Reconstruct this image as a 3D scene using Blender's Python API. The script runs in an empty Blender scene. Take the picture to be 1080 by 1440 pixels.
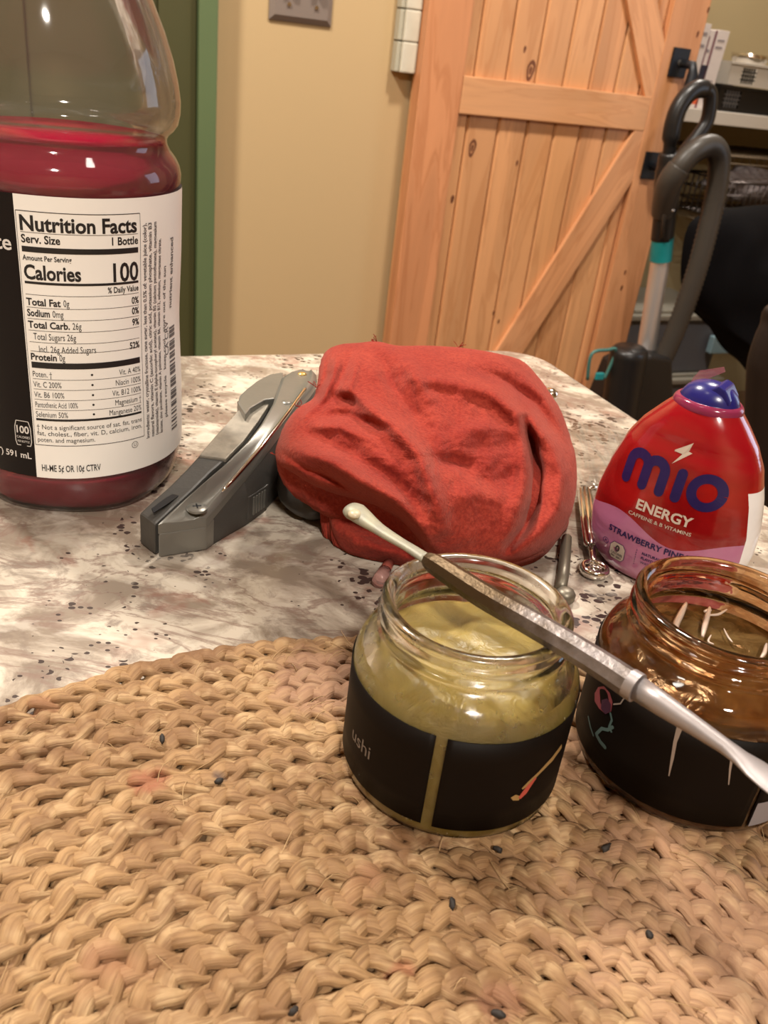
import bpy, bmesh, math, random
import numpy as np
from mathutils import Vector, Matrix, noise

PI = math.pi
random.seed(4)
rng = np.random.RandomState(4)
scn = bpy.context.scene
COL = scn.collection

# ------------------------------------------------------------------ camera
FPX = 1227.5                       # focal length in pixels of the 1080x1440 frame
PITCH = math.radians(28.216)
ROLL = math.radians(7.212)
T = 0.92                           # counter top height
EYE = np.array([0.0, 0.0, T + 0.1481])
FW = np.array([0, math.cos(PITCH), -math.sin(PITCH)])
U0 = np.array([0, math.sin(PITCH), math.cos(PITCH)])
R0 = np.array([1.0, 0, 0])
RT = math.cos(ROLL) * R0 + math.sin(ROLL) * U0
UP = -math.sin(ROLL) * R0 + math.cos(ROLL) * U0
cd = bpy.data.cameras.new('camera')
cam = bpy.data.objects.new('camera', cd)
COL.objects.link(cam)
cam.matrix_world = Matrix(((RT[0], UP[0], -FW[0], EYE[0]), (RT[1], UP[1], -FW[1], EYE[1]), (RT[2], UP[2], -FW[2], EYE[2]), (0, 0, 0, 1)))
cd.sensor_fit = 'VERTICAL'
cd.sensor_height = 24.0
cd.lens = FPX / 1440 * 24.0
cd.clip_start = 0.01
cd.clip_end = 50
cd.dof.use_dof = True
cd.dof.focus_distance = 0.235
cd.dof.aperture_fstop = 26
scn.camera = cam

# room frame: the counter and the back wall are turned 25 degrees about the vertical
TH = math.radians(25)
DA = np.array([math.cos(TH), math.sin(TH), 0])
DB = np.array([-math.sin(TH), math.cos(TH), 0])
WB = 1.71


def W(a, b, z):
    return DA * a + DB * b + np.array([0, 0, z])


# ------------------------------------------------------------------ world, lamps, exposure
world = bpy.data.worlds.new('world')
scn.world = world
world.use_nodes = True
bg = world.node_tree.nodes['Background']
bg.inputs[0].default_value = (0.9, 0.85, 0.8, 1)
bg.inputs[1].default_value = 0.3
scn.view_settings.view_transform = 'Standard'
scn.view_settings.look = 'None'
scn.view_settings.exposure = 0.0
scn.view_settings.gamma = 1
scn.view_settings.use_curve_mapping = False
cy = scn.cycles
cy.max_bounces = 14
cy.transmission_bounces = 12
cy.transparent_max_bounces = 16
cy.glossy_bounces = 6
cy.diffuse_bounces = 4
cy.caustics_refractive = True
cy.caustics_reflective = False
cy.sample_clamp_indirect = 6.0
cy.blur_glossy = 0.5


def area(name, loc, size, power, color, target=None, shape='DISK', size_y=None):
    l = bpy.data.lights.new(name, 'AREA')
    l.shape = shape
    l.size = size
    if size_y:
        l.size_y = size_y
    l.energy = power
    l.color = color
    o = bpy.data.objects.new(name, l)
    COL.objects.link(o)
    o.location = loc
    if target is not None:
        o.rotation_euler = (Vector(target) - Vector(loc)).to_track_quat('-Z', 'Y').to_euler()
    return o


WARM = (1.0, 0.92, 0.82)
LAMPS = [(-0.55, 0.10, 2), (-0.35, 1.05, 44), (0.85, 1.0, 27), (0.55, -0.45, 2), (-0.25, -1.15, 50)]
for a_, b_, pw in LAMPS:
    area('overhead_light', W(a_, b_, 2.36), 0.16, pw, WARM)
area('overhead_light', W(1.75, WB + 0.30, 2.3), 0.16, 16, WARM)  # extra light added to brighten the pantry, has no fixture
area('window_light', W(2.02, 0.35, 1.35), 0.55, 5.0, (0.55, 0.75, 1.0), W(0.2, 0.3, 0.95), 'RECTANGLE', 0.8)

# ------------------------------------------------------------------ helpers


def ray(x, y):
    return FW + RT * (x - 540) / FPX - UP * (y - 720) / FPX


def PZ(x, y, z):
    """point of the photograph on the level z"""
    v = ray(x, y)
    return EYE + v * (z - EYE[2]) / v[2]


def PN(x, y, n, p0):
    v = ray(x, y)
    return EYE + v * (np.dot(np.array(p0) - EYE, n) / np.dot(v, n))


def PB(x, y, b):
    """point on a plane parallel to the back wall"""
    return PN(x, y, DB, DB * b)


def AB(x, y, b):
    p = PB(x, y, b)
    return float(p @ DA), float(p[2])


def proj(P):
    q = np.asarray(P) - EYE
    z = q @ FW
    return np.stack([540 + FPX * (q @ RT) / z, 720 - FPX * (q @ UP) / z], -1)


def tag(o, label=None, cat=None, group=None, kind=None):
    if label:
        o['label'] = label
    if cat:
        o['category'] = cat
    if group:
        o['group'] = group
    if kind:
        o['kind'] = kind
    return o


def empty(name, loc=(0, 0, 0), rz=0.0):
    o = bpy.data.objects.new(name, None)
    COL.objects.link(o)
    o.location = loc
    o.rotation_euler = (0, 0, rz)
    o.empty_display_size = 0.02
    return o


def link(name, me, parent=None, mats=None, smooth=False, local=False):
    """link mesh data; world coordinates are kept when parented unless local"""
    o = bpy.data.objects.new(name, me)
    COL.objects.link(o)
    if mats is not None:
        for m in (mats if isinstance(mats, (list, tuple)) else [mats]):
            me.materials.append(m)
    if smooth:
        me.polygons.foreach_set('use_smooth', [True] * len(me.polygons))
    if parent is not None:
        o.parent = parent
        if not local:
            o.matrix_parent_inverse = world_of(parent).inverted()
    return o


def world_of(o):
    m = Matrix.LocRotScale(o.location, o.rotation_euler, o.scale)
    if o.parent is not None:
        m = world_of(o.parent) @ o.matrix_parent_inverse @ m
    return m


def mesh_from(verts, faces, name='m'):
    me = bpy.data.meshes.new(name)
    me.from_pydata([tuple(map(float, v)) for v in verts], [], faces)
    me.validate()
    me.update()
    return me


class MB:
    def __init__(s):
        s.v = []
        s.f = []

    def add(s, vs, fs):
        k = len(s.v)
        s.v += [tuple(map(float, v)) for v in vs]
        s.f += [tuple(i + k for i in f) for f in fs]
        return s

    def box(s, a0, a1, b0, b1, z0, z1, fr=None):
        """box in the room frame (or fr(x, y, z) -> world)"""
        fr = fr or W
        vs = [fr(x, y, z) for z in (z0, z1) for y in (b0, b1) for x in (a0, a1)]
        return s.add(vs, [(0, 2, 3, 1), (4, 5, 7, 6), (0, 1, 5, 4), (2, 6, 7, 3), (0, 4, 6, 2), (1, 3, 7, 5)])

    def prism(s, pts, f0, f1):
        """pts 2D outline, f0/f1 map a 2D point to the two ends"""
        n = len(pts)
        vs = [f0(*p) for p in pts] + [f1(*p) for p in pts]
        fs = [tuple(range(n))[::-1], tuple(range(n, 2 * n))]
        fs += [(i, (i + 1) % n, n + (i + 1) % n, n + i) for i in range(n)]
        return s.add(vs, fs)

    def tube(s, pts, rad, sides=10, cap=True, flat=1.0):
        pts = [np.array(p, float) for p in pts]
        n = len(pts)
        rad = rad if hasattr(rad, '__len__') else [rad] * n
        tans = []
        for i in range(n):
            t = pts[min(i + 1, n - 1)] - pts[max(i - 1, 0)]
            tans.append(t / (np.linalg.norm(t) + 1e-12))
        ref = np.array([0, 0, 1.0])
        if abs(tans[0] @ ref) > 0.9:
            ref = np.array([1.0, 0, 0])
        vs = []
        u = None
        for i in range(n):
            t = tans[i]
            if u is None:
                u = np.cross(t, ref)
            u = u - t * (u @ t)
            u /= np.linalg.norm(u) + 1e-12
            w = np.cross(u, t)
            for k in range(sides):
                a = 2 * PI * k / sides
                vs.append(pts[i] + rad[i] * (math.cos(a) * u + math.sin(a) * w * flat))
        fs = []
        for i in range(n - 1):
            for k in range(sides):
                k2 = (k + 1) % sides
                fs.append((i * sides + k, i * sides + k2, (i + 1) * sides + k2, (i + 1) * sides + k))
        if cap:
            fs.append(tuple(range(sides))[::-1])
            fs.append(tuple((n - 1) * sides + k for k in range(sides)))
        return s.add(vs, fs)

    def lathe(s, prof, c=(0, 0, 0), seg=64, fn=None, fr=None):
        """prof: (r, z) list; a closed solid when it starts and ends at r=0"""
        base = len(s.v)
        rows = []
        for r, z in prof:
            if r < 1e-7:
                p = np.array([0, 0, z])
                s.v.append(tuple((fr(p) if fr else p + np.array(c)).tolist()))
                rows.append([len(s.v) - 1])
            else:
                row = []
                for k in range(seg):
                    a = 2 * PI * k / seg
                    rr = r + (fn(a, z, r) if fn else 0)
                    p = np.array([rr * math.cos(a), rr * math.sin(a), z])
                    s.v.append(tuple((fr(p) if fr else p + np.array(c)).tolist()))
                    row.append(len(s.v) - 1)
                rows.append(row)
        for A, B in zip(rows[:-1], rows[1:]):
            for k in range(seg):
                k2 = (k + 1) % seg
                if len(A) == 1 and len(B) == 1:
                    continue
                if len(A) == 1:
                    s.f.append((A[0], B[k2], B[k]))
                elif len(B) == 1:
                    s.f.append((A[k], A[k2], B[0]))
                else:
                    s.f.append((A[k], A[k2], B[k2], B[k]))
        return s

    def build(s, name, mat, parent=None, smooth=False, bevel=0.0, bseg=2, fix=True, auto=None):
        me = mesh_from(s.v, s.f, name)
        if fix or bevel:
            bm = bmesh.new()
            bm.from_mesh(me)
            if fix:
                bmesh.ops.recalc_face_normals(bm, faces=bm.faces)
            if bevel:
                ed = [e for e in bm.edges if len(e.link_faces) == 2 and e.calc_face_angle(0) > 0.5]
                bmesh.ops.bevel(bm, geom=ed, offset=bevel, segments=bseg, affect='EDGES', profile=0.6, clamp_overlap=True)
            bm.to_mesh(me)
            bm.free()
        if auto is not None:
            me.polygons.foreach_set('use_smooth', [True] * len(me.polygons))
            bm = bmesh.new()
            bm.from_mesh(me)
            for e in bm.edges:
                if len(e.link_faces) == 2 and e.calc_face_angle(0) > auto:
                    e.smooth = False
            bm.to_mesh(me)
            bm.free()
        return link(name, me, parent, mat, smooth)


# ---- materials
MATS = {}


def nmat(name, base=(0.5, 0.5, 0.5), rough=0.5, metal=0.0, trans=0.0, ior=1.45, bump=None, var=None, coat=0.0, spec=None, alpha=None):
    """bump = (scale, strength, distance); var = (scale, amount, colour2)"""
    if name in MATS:
        return MATS[name]
    m = bpy.data.materials.new(name)
    m.use_nodes = True
    nt = m.node_tree
    b = nt.nodes['Principled BSDF']
    b.inputs['Base Color'].default_value = (*base, 1)
    b.inputs['Roughness'].default_value = rough
    b.inputs['Metallic'].default_value = metal
    b.inputs['Transmission Weight'].default_value = trans
    b.inputs['IOR'].default_value = ior
    b.inputs['Coat Weight'].default_value = coat
    if spec is not None:
        b.inputs['Specular IOR Level'].default_value = spec
    if alpha is not None:
        b.inputs['Alpha'].default_value = alpha
    tc = nt.nodes.new('ShaderNodeTexCoord')
    if var:
        n = nt.nodes.new('ShaderNodeTexNoise')
        n.inputs['Scale'].default_value = var[0]
        n.inputs['Detail'].default_value = 5
        nt.links.new(tc.outputs['Object'], n.inputs['Vector'])
        mx = nt.nodes.new('ShaderNodeMix')
        mx.data_type = 'RGBA'
        rp = nt.nodes.new('ShaderNodeMapRange')
        rp.inputs[1].default_value = 0.35
        rp.inputs[2].default_value = 0.65
        rp.inputs[4].default_value = var[1]
        nt.links.new(n.outputs[0], rp.inputs[0])
        nt.links.new(rp.outputs[0], mx.inputs['Factor'])
        mx.inputs['A'].default_value = (*base, 1)
        mx.inputs['B'].default_value = (*var[2], 1)
        nt.links.new(mx.outputs['Result'], b.inputs['Base Color'])
    if bump:
        n2 = nt.nodes.new('ShaderNodeTexNoise')
        n2.inputs['Scale'].default_value = bump[0]
        n2.inputs['Detail'].default_value = 4
        nt.links.new(tc.outputs['Object'], n2.inputs['Vector'])
        bp = nt.nodes.new('ShaderNodeBump')
        bp.inputs['Strength'].default_value = bump[1]
        bp.inputs['Distance'].default_value = bump[2]
        nt.links.new(n2.outputs[0], bp.inputs['Height'])
        nt.links.new(bp.outputs[0], b.inputs['Normal'])
    MATS[name] = m
    return m


class G:
    """small node-graph helper"""

    def __init__(s, m):
        s.nt = m.node_tree
        s.b = s.nt.nodes['Principled BSDF']
        s.tc = s.nt.nodes.new('ShaderNodeTexCoord')

    def n(s, t, **kw):
        nd = s.nt.nodes.new('ShaderNode' + t)
        for k, v in kw.items():
            if k.startswith('i_'):
                key = k[2:]
                nd.inputs[int(key) if key.isdigit() else key.replace('_', ' ')].default_value = v
            else:
                setattr(nd, k, v)
        return nd

    def l(s, a, b):
        s.nt.links.new(a, b)

    def noise(s, vec, scale, detail=4, rough=0.5, dist=0.0):
        nd = s.n('TexNoise')
        nd.inputs['Scale'].default_value = scale
        nd.inputs['Detail'].default_value = detail
        nd.inputs['Roughness'].default_value = rough
        nd.inputs['Distortion'].default_value = dist
        s.l(vec, nd.inputs['Vector'])
        return nd.outputs[0]

    def ramp(s, fac, lo, hi, o0=0.0, o1=1.0):
        r = s.n('MapRange')
        r.inputs[1].default_value = lo
        r.inputs[2].default_value = hi
        r.inputs[3].default_value = o0
        r.inputs[4].default_value = o1
        s.l(fac, r.inputs[0])
        return r.outputs[0]

    def mix(s, fac, a, b):
        m = s.n('Mix', data_type='RGBA')
        if isinstance(fac, float):
            m.inputs['Factor'].default_value = fac
        else:
            s.l(fac, m.inputs['Factor'])
        for nm, c in (('A', a), ('B', b)):
            if isinstance(c, tuple):
                m.inputs[nm].default_value = (*c, 1)
            else:
                s.l(c, m.inputs[nm])
        return m.outputs['Result']

    def mapping(s, vec, scale=(1, 1, 1), rot=(0, 0, 0), loc=(0, 0, 0)):
        m = s.n('Mapping')
        m.inputs['Scale'].default_value = scale
        m.inputs['Rotation'].default_value = rot
        m.inputs['Location'].default_value = loc
        s.l(vec, m.inputs['Vector'])
        return m.outputs[0]

    def math(s, op, a, b=None):
        m = s.n('Math', operation=op)
        for i, v in enumerate((a, b)):
            if v is None:
                continue
            if isinstance(v, (int, float)):
                m.inputs[i].default_value = v
            else:
                s.l(v, m.inputs[i])
        return m.outputs[0]

    def bump(s, h, strength, dist, normal=None):
        b = s.n('Bump')
        b.inputs['Strength'].default_value = strength
        b.inputs['Distance'].default_value = dist
        s.l(h, b.inputs['Height'])
        if normal is not None:
            s.l(normal, b.inputs['Normal'])
        return b.outputs[0]


def newmat(name, rough=0.5):
    m = bpy.data.materials.new(name)
    m.use_nodes = True
    g = G(m)
    g.b.inputs['Roughness'].default_value = rough
    return m, g


# granite
m_granite, g = newmat('granite', 0.26)
ob = g.tc.outputs['Object']
warp = g.mapping(ob, (1, 1.35, 1), (0, 0, 0.5))
big = g.noise(warp, 34, 7, 0.62, 0.7)
c1 = g.mix(g.ramp(big, 0.41, 0.56), (0.22, 0.175, 0.135), (0.50, 0.44, 0.36))
fine = g.noise(warp, 95, 6, 0.65, 0.5)
c2 = g.mix(g.ramp(fine, 0.53, 0.66, 0, 0.75), c1, (0.17, 0.13, 0.105))
vein = g.noise(g.mapping(ob, (1, 2.3, 1), (0, 0, 0.9)), 15, 7, 0.62, 1.3)
va = g.math('ABSOLUTE', g.math('SUBTRACT', vein, 0.5))
c3 = g.mix(g.ramp(va, 0.0, 0.03, 0.75, 0.0), c2, (0.19, 0.125, 0.10))
red = g.noise(g.mapping(ob, (1, 1.5, 1), (0, 0, 0.3), (3, 1, 0)), 26, 4, 0.6, 0.6)
c4 = g.mix(g.ramp(red, 0.59, 0.68, 0, 0.6), c3, (0.22, 0.085, 0.06))
vor = g.n('TexVoronoi', feature='F1')
vor.inputs['Scale'].default_value = 310
vor.inputs['Randomness'].default_value = 1.0
g.l(g.mapping(ob, (1, 1.4, 1), (0, 0, 0.5)), vor.inputs['Vector'])
clus = g.noise(ob, 22, 3, 0.5, 0.4)
thr = g.ramp(clus, 0.44, 0.64, 0.0, 0.50)
spk = g.math('LESS_THAN', vor.outputs['Distance'], thr)
spk = g.math('MULTIPLY', spk, g.math('GREATER_THAN', g.noise(ob, 150, 2), 0.52))
c5 = g.mix(spk, c4, (0.045, 0.03, 0.026))
white = g.noise(g.mapping(ob, (1, 1.6, 1), (0, 0, 0.5), (7, 2, 1)), 30, 5, 0.6, 1.0)
c6 = g.mix(g.ramp(white, 0.56, 0.66, 0, 0.45), c5, (0.56, 0.51, 0.44))
g.l(c6, g.b.inputs['Base Color'])
g.l(g.bump(fine, 0.05, 0.0005), g.b.inputs['Normal'])

# jute, uv x = metres along the strand, y = around
m_jute, g = newmat('jute', 0.75)
uv = g.tc.outputs['UV']
fib = g.noise(g.mapping(uv, (110, 11, 1)), 1.0, 4, 0.6, 0.6)
fib2 = g.noise(g.mapping(uv, (260, 46, 1)), 1.0, 3, 0.6)
pat = g.noise(g.tc.outputs['Object'], 55, 3, 0.5)
pat2 = g.noise(g.tc.outputs['Object'], 190, 2, 0.5)
c = g.mix(g.ramp(pat, 0.36, 0.64), (0.165, 0.08, 0.03), (0.365, 0.22, 0.098))
c = g.mix(g.ramp(pat2, 0.5, 0.66, 0, 0.7), c, (0.44, 0.295, 0.15))
c = g.mix(g.ramp(fib, 0.42, 0.66, 0.0, 0.75), c, (0.15, 0.07, 0.026))
c = g.mix(g.ramp(g.noise(g.tc.outputs['Object'], 38, 2), 0.66, 0.74, 0, 0.6), c, (0.30, 0.14, 0.07))
geo = g.n('NewGeometry')


def stain(c, P, r, col, amt):
    d = g.n('VectorMath', operation='DISTANCE')
    g.l(geo.outputs['Position'], d.inputs[0])
    d.inputs[1].default_value = tuple(P)
    dd = g.math('ADD', d.outputs['Value'], g.math('MULTIPLY', g.math('SUBTRACT', pat2, 0.5), r * 1.2))
    return g.mix(g.ramp(dd, r * 0.6, r, amt, 0.0), c, col)


for (x, y, r, col, amt) in ((212, 1106, 0.0048, (0.26, 0.085, 0.04), 0.75), (306, 1098, 0.0022, (0.05, 0.03, 0.03), 0.8), (60, 1000, 0.004, (0.22, 0.09, 0.04), 0.6),
                            (35, 1105, 0.003, (0.35, 0.2, 0.1), 0.4), (560, 1370, 0.003, (0.33, 0.12, 0.06), 0.6), (835, 1190, 0.003, (0.2, 0.12, 0.06), 0.6),
                            (450, 965, 0.014, (0.30, 0.16, 0.11), 0.45), (980, 1330, 0.03, (0.40, 0.23, 0.15), 0.35), (880, 1100, 0.02, (0.36, 0.2, 0.12), 0.35), (700, 1420, 0.005, (0.3, 0.13, 0.08), 0.4)):
    c = stain(c, PZ(x, y, T + 0.005), r, col, amt)
g.l(c, g.b.inputs['Base Color'])
n1 = g.bump(fib, 0.8, 0.0006)
g.l(g.bump(fib2, 0.35, 0.0003, n1), g.b.inputs['Normal'])

# towel cloth
m_towel, g = newmat('red_towel', 0.95)
ob = g.tc.outputs['Object']
cl = g.mix(g.ramp(g.noise(ob, 45, 4, 0.6), 0.35, 0.65), (0.245, 0.026, 0.017), (0.32, 0.043, 0.026))
cl = g.mix(g.ramp(g.noise(ob, 900, 2, 0.6), 0.42, 0.62, 0.0, 0.45), cl, (0.15, 0.010, 0.009))
g.l(cl, g.b.inputs['Base Color'])
g.b.inputs['Sheen Weight'].default_value = 0.15
g.b.inputs['Sheen Roughness'].default_value = 0.4
g.b.inputs['Sheen Tint'].default_value = (1.0, 0.55, 0.45, 1)
hz = g.noise(ob, 1100, 3, 0.7)
n1 = g.bump(hz, 0.7, 0.0006)
g.l(g.bump(g.noise(ob, 300, 4, 0.65), 0.22, 0.0010, n1), g.b.inputs['Normal'])
g.b.inputs['Specular IOR Level'].default_value = 0.15

# pine wood, per-object tone and grain along local z of the door plane
def pine(name, tone, rot=0.0):
    m, g = newmat(name, 0.42)
    gen = g.tc.outputs['Object']
    oi = g.n('ObjectInfo')
    add = g.n('VectorMath', operation='ADD')
    g.l(gen, add.inputs[0])
    sc = g.n('VectorMath', operation='SCALE')
    sc.inputs['Scale'].default_value = 7.0
    cmb = g.n('CombineXYZ')
    g.l(oi.outputs['Random'], cmb.inputs[0])
    g.l(oi.outputs['Random'], cmb.inputs[2])
    g.l(cmb.outputs[0], sc.inputs[0])
    g.l(sc.outputs[0], add.inputs[1])
    mp = g.mapping(add.outputs[0], (11, 11, 1.1) if rot == 0 else (1.4, 1.4, 14), (0, 0, 0) if rot < 2 else (0, 0, 0))
    gr = g.noise(mp, 1.7, 5, 0.55, 0.9)
    band = g.math('SINE', g.math('MULTIPLY', gr, 38))
    c = g.mix(g.ramp(gr, 0.36, 0.64), tuple(v * 0.86 for v in tone), tuple(min(1, v * 1.14) for v in tone))
    c = g.mix(g.ramp(band, 0.35, 1.0, 0, 0.42), c, (tone[0] * 0.70, tone[1] * 0.55, tone[2] * 0.42))
    c = g.mix(g.ramp(oi.outputs['Random'], 0, 1, 0.0, 0.28), c, (0.66, 0.38, 0.17))
    g.l(c, g.b.inputs['Base Color'])
    g.l(g.bump(gr, 0.08, 0.002), g.b.inputs['Normal'])
    return m


m_pine = pine('pine_board', (0.60, 0.285, 0.125))
m_pine_stile = pine('pine_stile', (0.56, 0.235, 0.105))
m_pine_rail = pine('pine_rail', (0.62, 0.29, 0.135), 1)
m_knot = nmat('wood_knot', (0.16, 0.055, 0.022), 0.5)

m_wall = nmat('wall_paint', (0.50, 0.35, 0.18), 0.85, bump=(350, 0.12, 0.001), var=(3, 0.3, (0.47, 0.34, 0.175)))
m_pantry = nmat('pantry_paint', (0.40, 0.32, 0.18), 0.85, bump=(350, 0.12, 0.001))
m_white_wall = nmat('ceiling_paint', (0.75, 0.72, 0.66), 0.9, bump=(200, 0.1, 0.001))
m_floor = nmat('floor_wood', (0.16, 0.09, 0.05), 0.4, var=(6, 0.7, (0.24, 0.14, 0.08)))
m_green = nmat('green_paint', (0.105, 0.15, 0.065), 0.45, var=(5, 0.4, (0.09, 0.13, 0.06)))
m_dgreen = nmat('dark_green_paint', (0.055, 0.055, 0.018), 0.5, var=(4, 0.5, (0.065, 0.058, 0.02)))
m_blackmetal = nmat('black_iron', (0.012, 0.014, 0.018), 0.4, metal=0.3, bump=(300, 0.15, 0.0005))
m_shelf = nmat('white_laminate', (0.66, 0.62, 0.56), 0.4, var=(8, 0.3, (0.60, 0.56, 0.5)))
m_blackpl = nmat('black_plastic', (0.010, 0.009, 0.009), 0.35, bump=(400, 0.08, 0.0003))
m_greypl = nmat('grey_brown_plastic', (0.050, 0.042, 0.034), 0.4, var=(20, 0.4, (0.042, 0.036, 0.03)))
m_teal = nmat('teal_plastic', (0.01, 0.22, 0.23), 0.35, var=(30, 0.3, (0.015, 0.26, 0.26)))
m_alu = nmat('brushed_aluminium', (0.80, 0.76, 0.74), 0.42, metal=0.85, bump=(500, 0.05, 0.0002))
m_chrome = nmat('chrome', (0.78, 0.74, 0.70), 0.12, metal=1.0, bump=(60, 0.05, 0.0005))
m_steel = nmat('worn_steel', (0.42, 0.38, 0.34), 0.3, metal=0.9, bump=(700, 0.25, 0.0003), var=(80, 0.6, (0.25, 0.21, 0.18)))

# ------------------------------------------------------------------ room shell
A0, A1, B0, B1, HC = -2.3, 2.9, -2.2, WB, 2.42


def struct(name, mb, mat, **kw):
    o = mb.build(name, mat, **kw)
    o['kind'] = 'structure'
    return o


struct('floor', MB().box(A0, A1, B0, B1 + 1.1, -0.06, 0), m_floor)
struct('ceiling', MB().box(A0, A1, B0, B1 + 1.1, HC, HC + 0.06), m_white_wall)
OP0, OP1 = 1.29, 2.25           # pantry opening in the back wall
wbk = MB().box(A0, OP0, B1, B1 + 0.11, 0, HC).box(OP1, A1, B1, B1 + 0.11, 0, HC).box(OP0, OP1, B1, B1 + 0.11, 2.1, HC)
struct('wall_back', wbk, m_wall)
struct('wall_left', MB().box(A0 - 0.1, A0, B0, B1 + 0.11, 0, HC), m_wall)
struct('wall_right', MB().box(A1, A1 + 0.1, B0, B1 + 0.11, 0, HC), m_wall)
struct('wall_front', MB().box(A0, A1, B0 - 0.1, B0, 0, HC), m_wall)
PBK = WB + 0.45 + 0.335
struct('wall_pantry_back', MB().box(OP0 - 0.2, A1, PBK, PBK + 0.08, 0, HC), m_pantry)
struct('wall_pantry_left', MB().box(OP0 - 0.2, OP0 - 0.1, B1 + 0.11, PBK, 0, HC), m_pantry)
struct('wall_pantry_right', MB().box(A1 - 0.05, A1, B1 + 0.11, PBK, 0, HC), m_pantry)
struct('baseboard_back', MB().box(A0, 0.24, B1 - 0.015, B1, 0, 0.1).box(0.36, OP0, B1 - 0.015, B1, 0, 0.1), m_green)

# green door and its casing at the left
e0 = 0.358
struct('trim_1', MB().box(e0 - 0.032, e0, WB - 0.045, WB, 0, 2.1), m_green, bevel=0.002)
gd = tag(empty('door_2', W(0.1, WB, 0)), kind='structure')
MB().box(0.262, e0 - 0.033, WB - 0.03, WB - 0.001, 0, 2.1).build('stile', m_dgreen, gd, bevel=0.002)
MB().box(0.055, 0.261, WB - 0.022, WB - 0.001, 0, 2.1).build('panel', m_dgreen, gd)
MB().box(-0.02, 0.054, WB - 0.03, WB - 0.001, 0, 2.1).build('stile', m_dgreen, gd, bevel=0.002)
struct('trim_2', MB().box(-0.06, -0.021, WB - 0.045, WB, 0, 2.1), nmat('brown_wood_trim', (0.22, 0.13, 0.07), 0.5, var=(9, 0.5, (0.17, 0.10, 0.05))), bevel=0.002)

# ------------------------------------------------------------------ sliding pine door
FBK = WB - 0.022        # back of the door
FB = WB - 0.055         # face of the rails and stiles
GB = WB - 0.043         # face of the boards
dl, dr = 0.7345, 1.352
il, ir = 0.823, 1.262
zb, zt = 0.03, 2.13
door = tag(empty('door_1', W((dl + dr) / 2, WB - 0.04, 0)), kind='structure')


def oriented(name, mb, mat, parent, rz=TH, **kw):
    """build with the object's own axes turned into the room frame so wood grain follows"""
    o = mb.build(name, mat, None, **kw)
    me = o.data
    M = Matrix.Rotation(rz, 4, 'Z')
    me.transform(M.inverted())
    o.matrix_world = M
    o.rotation_euler = (0, 0, rz)
    o.parent = parent
    o.matrix_parent_inverse = world_of(parent).inverted()
    return o


for a0, a1 in ((dl, il), (ir, dr)):
    oriented('stile', MB().box(a0, a1, FB, FBK, zb, zt), m_pine_stile, door, bevel=0.002)
MB().box(dl + 0.001, dr - 0.001, FBK + 0.0005, FBK + 0.0075, zb + 0.001, zt - 0.001).build('back_panel', m_pine, door)
rails = ((zb, zb + 0.12), (0.960, 1.026), (zt - 0.12, zt))
for z0, z1 in rails:
    oriented('rail', MB().box(il + 0.0005, ir - 0.0005, FB, GB - 0.0002, z0, z1), m_pine_rail, door, bevel=0.002)
gx = [il + 0.0005, 0.851, 0.9205, 0.986, 1.0505, 1.1125, 1.175, 1.236, ir - 0.0005]
for a0, a1 in zip(gx[:-1], gx[1:]):
    b = 0.0045
    pts = [(a0 + 0.0006, FBK), (a0 + 0.0006, GB + b), (a0 + b, GB), (a1 - b, GB), (a1 - 0.0006, GB + b), (a1 - 0.0006, FBK)]
    oriented('board', MB().prism(pts, lambda a, bb: W(a, bb, zb + 0.001), lambda a, bb: W(a, bb, zt - 0.001)), m_pine, door)


def slanted(p0, p1, w, name='brace'):
    """diagonal brace in the door plane, clipped by the rails and stiles"""
    p0 = np.array(p0)
    p1 = np.array(p1)
    t = (p1 - p0) / np.linalg.norm(p1 - p0)
    nn = np.array([-t[1], t[0]]) * w / 2
    poly = [p0 + nn, p0 - nn, p1 - nn, p1 + nn]
    ang = math.atan2(t[0], t[1])
    mb = MB().prism([tuple(q) for q in poly], lambda a, z: W(a, FB + 0.0008, z), lambda a, z: W(a, GB - 0.0002, z))
    o = mb.build(name, m_pine_rail, None, bevel=0.0015)
    M = Matrix.Rotation(TH, 4, 'Z') @ Matrix.Rotation(ang, 4, 'Y') @ Matrix.Rotation(PI / 2, 4, 'Y')
    o.data.transform(M.inverted())
    o.rotation_euler = M.to_euler()
    o.parent = door
    o.matrix_parent_inverse = world_of(door).inverted()
    return o


slanted((1.298, 1.006), (0.852, 0.11), 0.066)
slanted((1.294, 1.006), (0.83, 1.81), 0.066)
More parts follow.
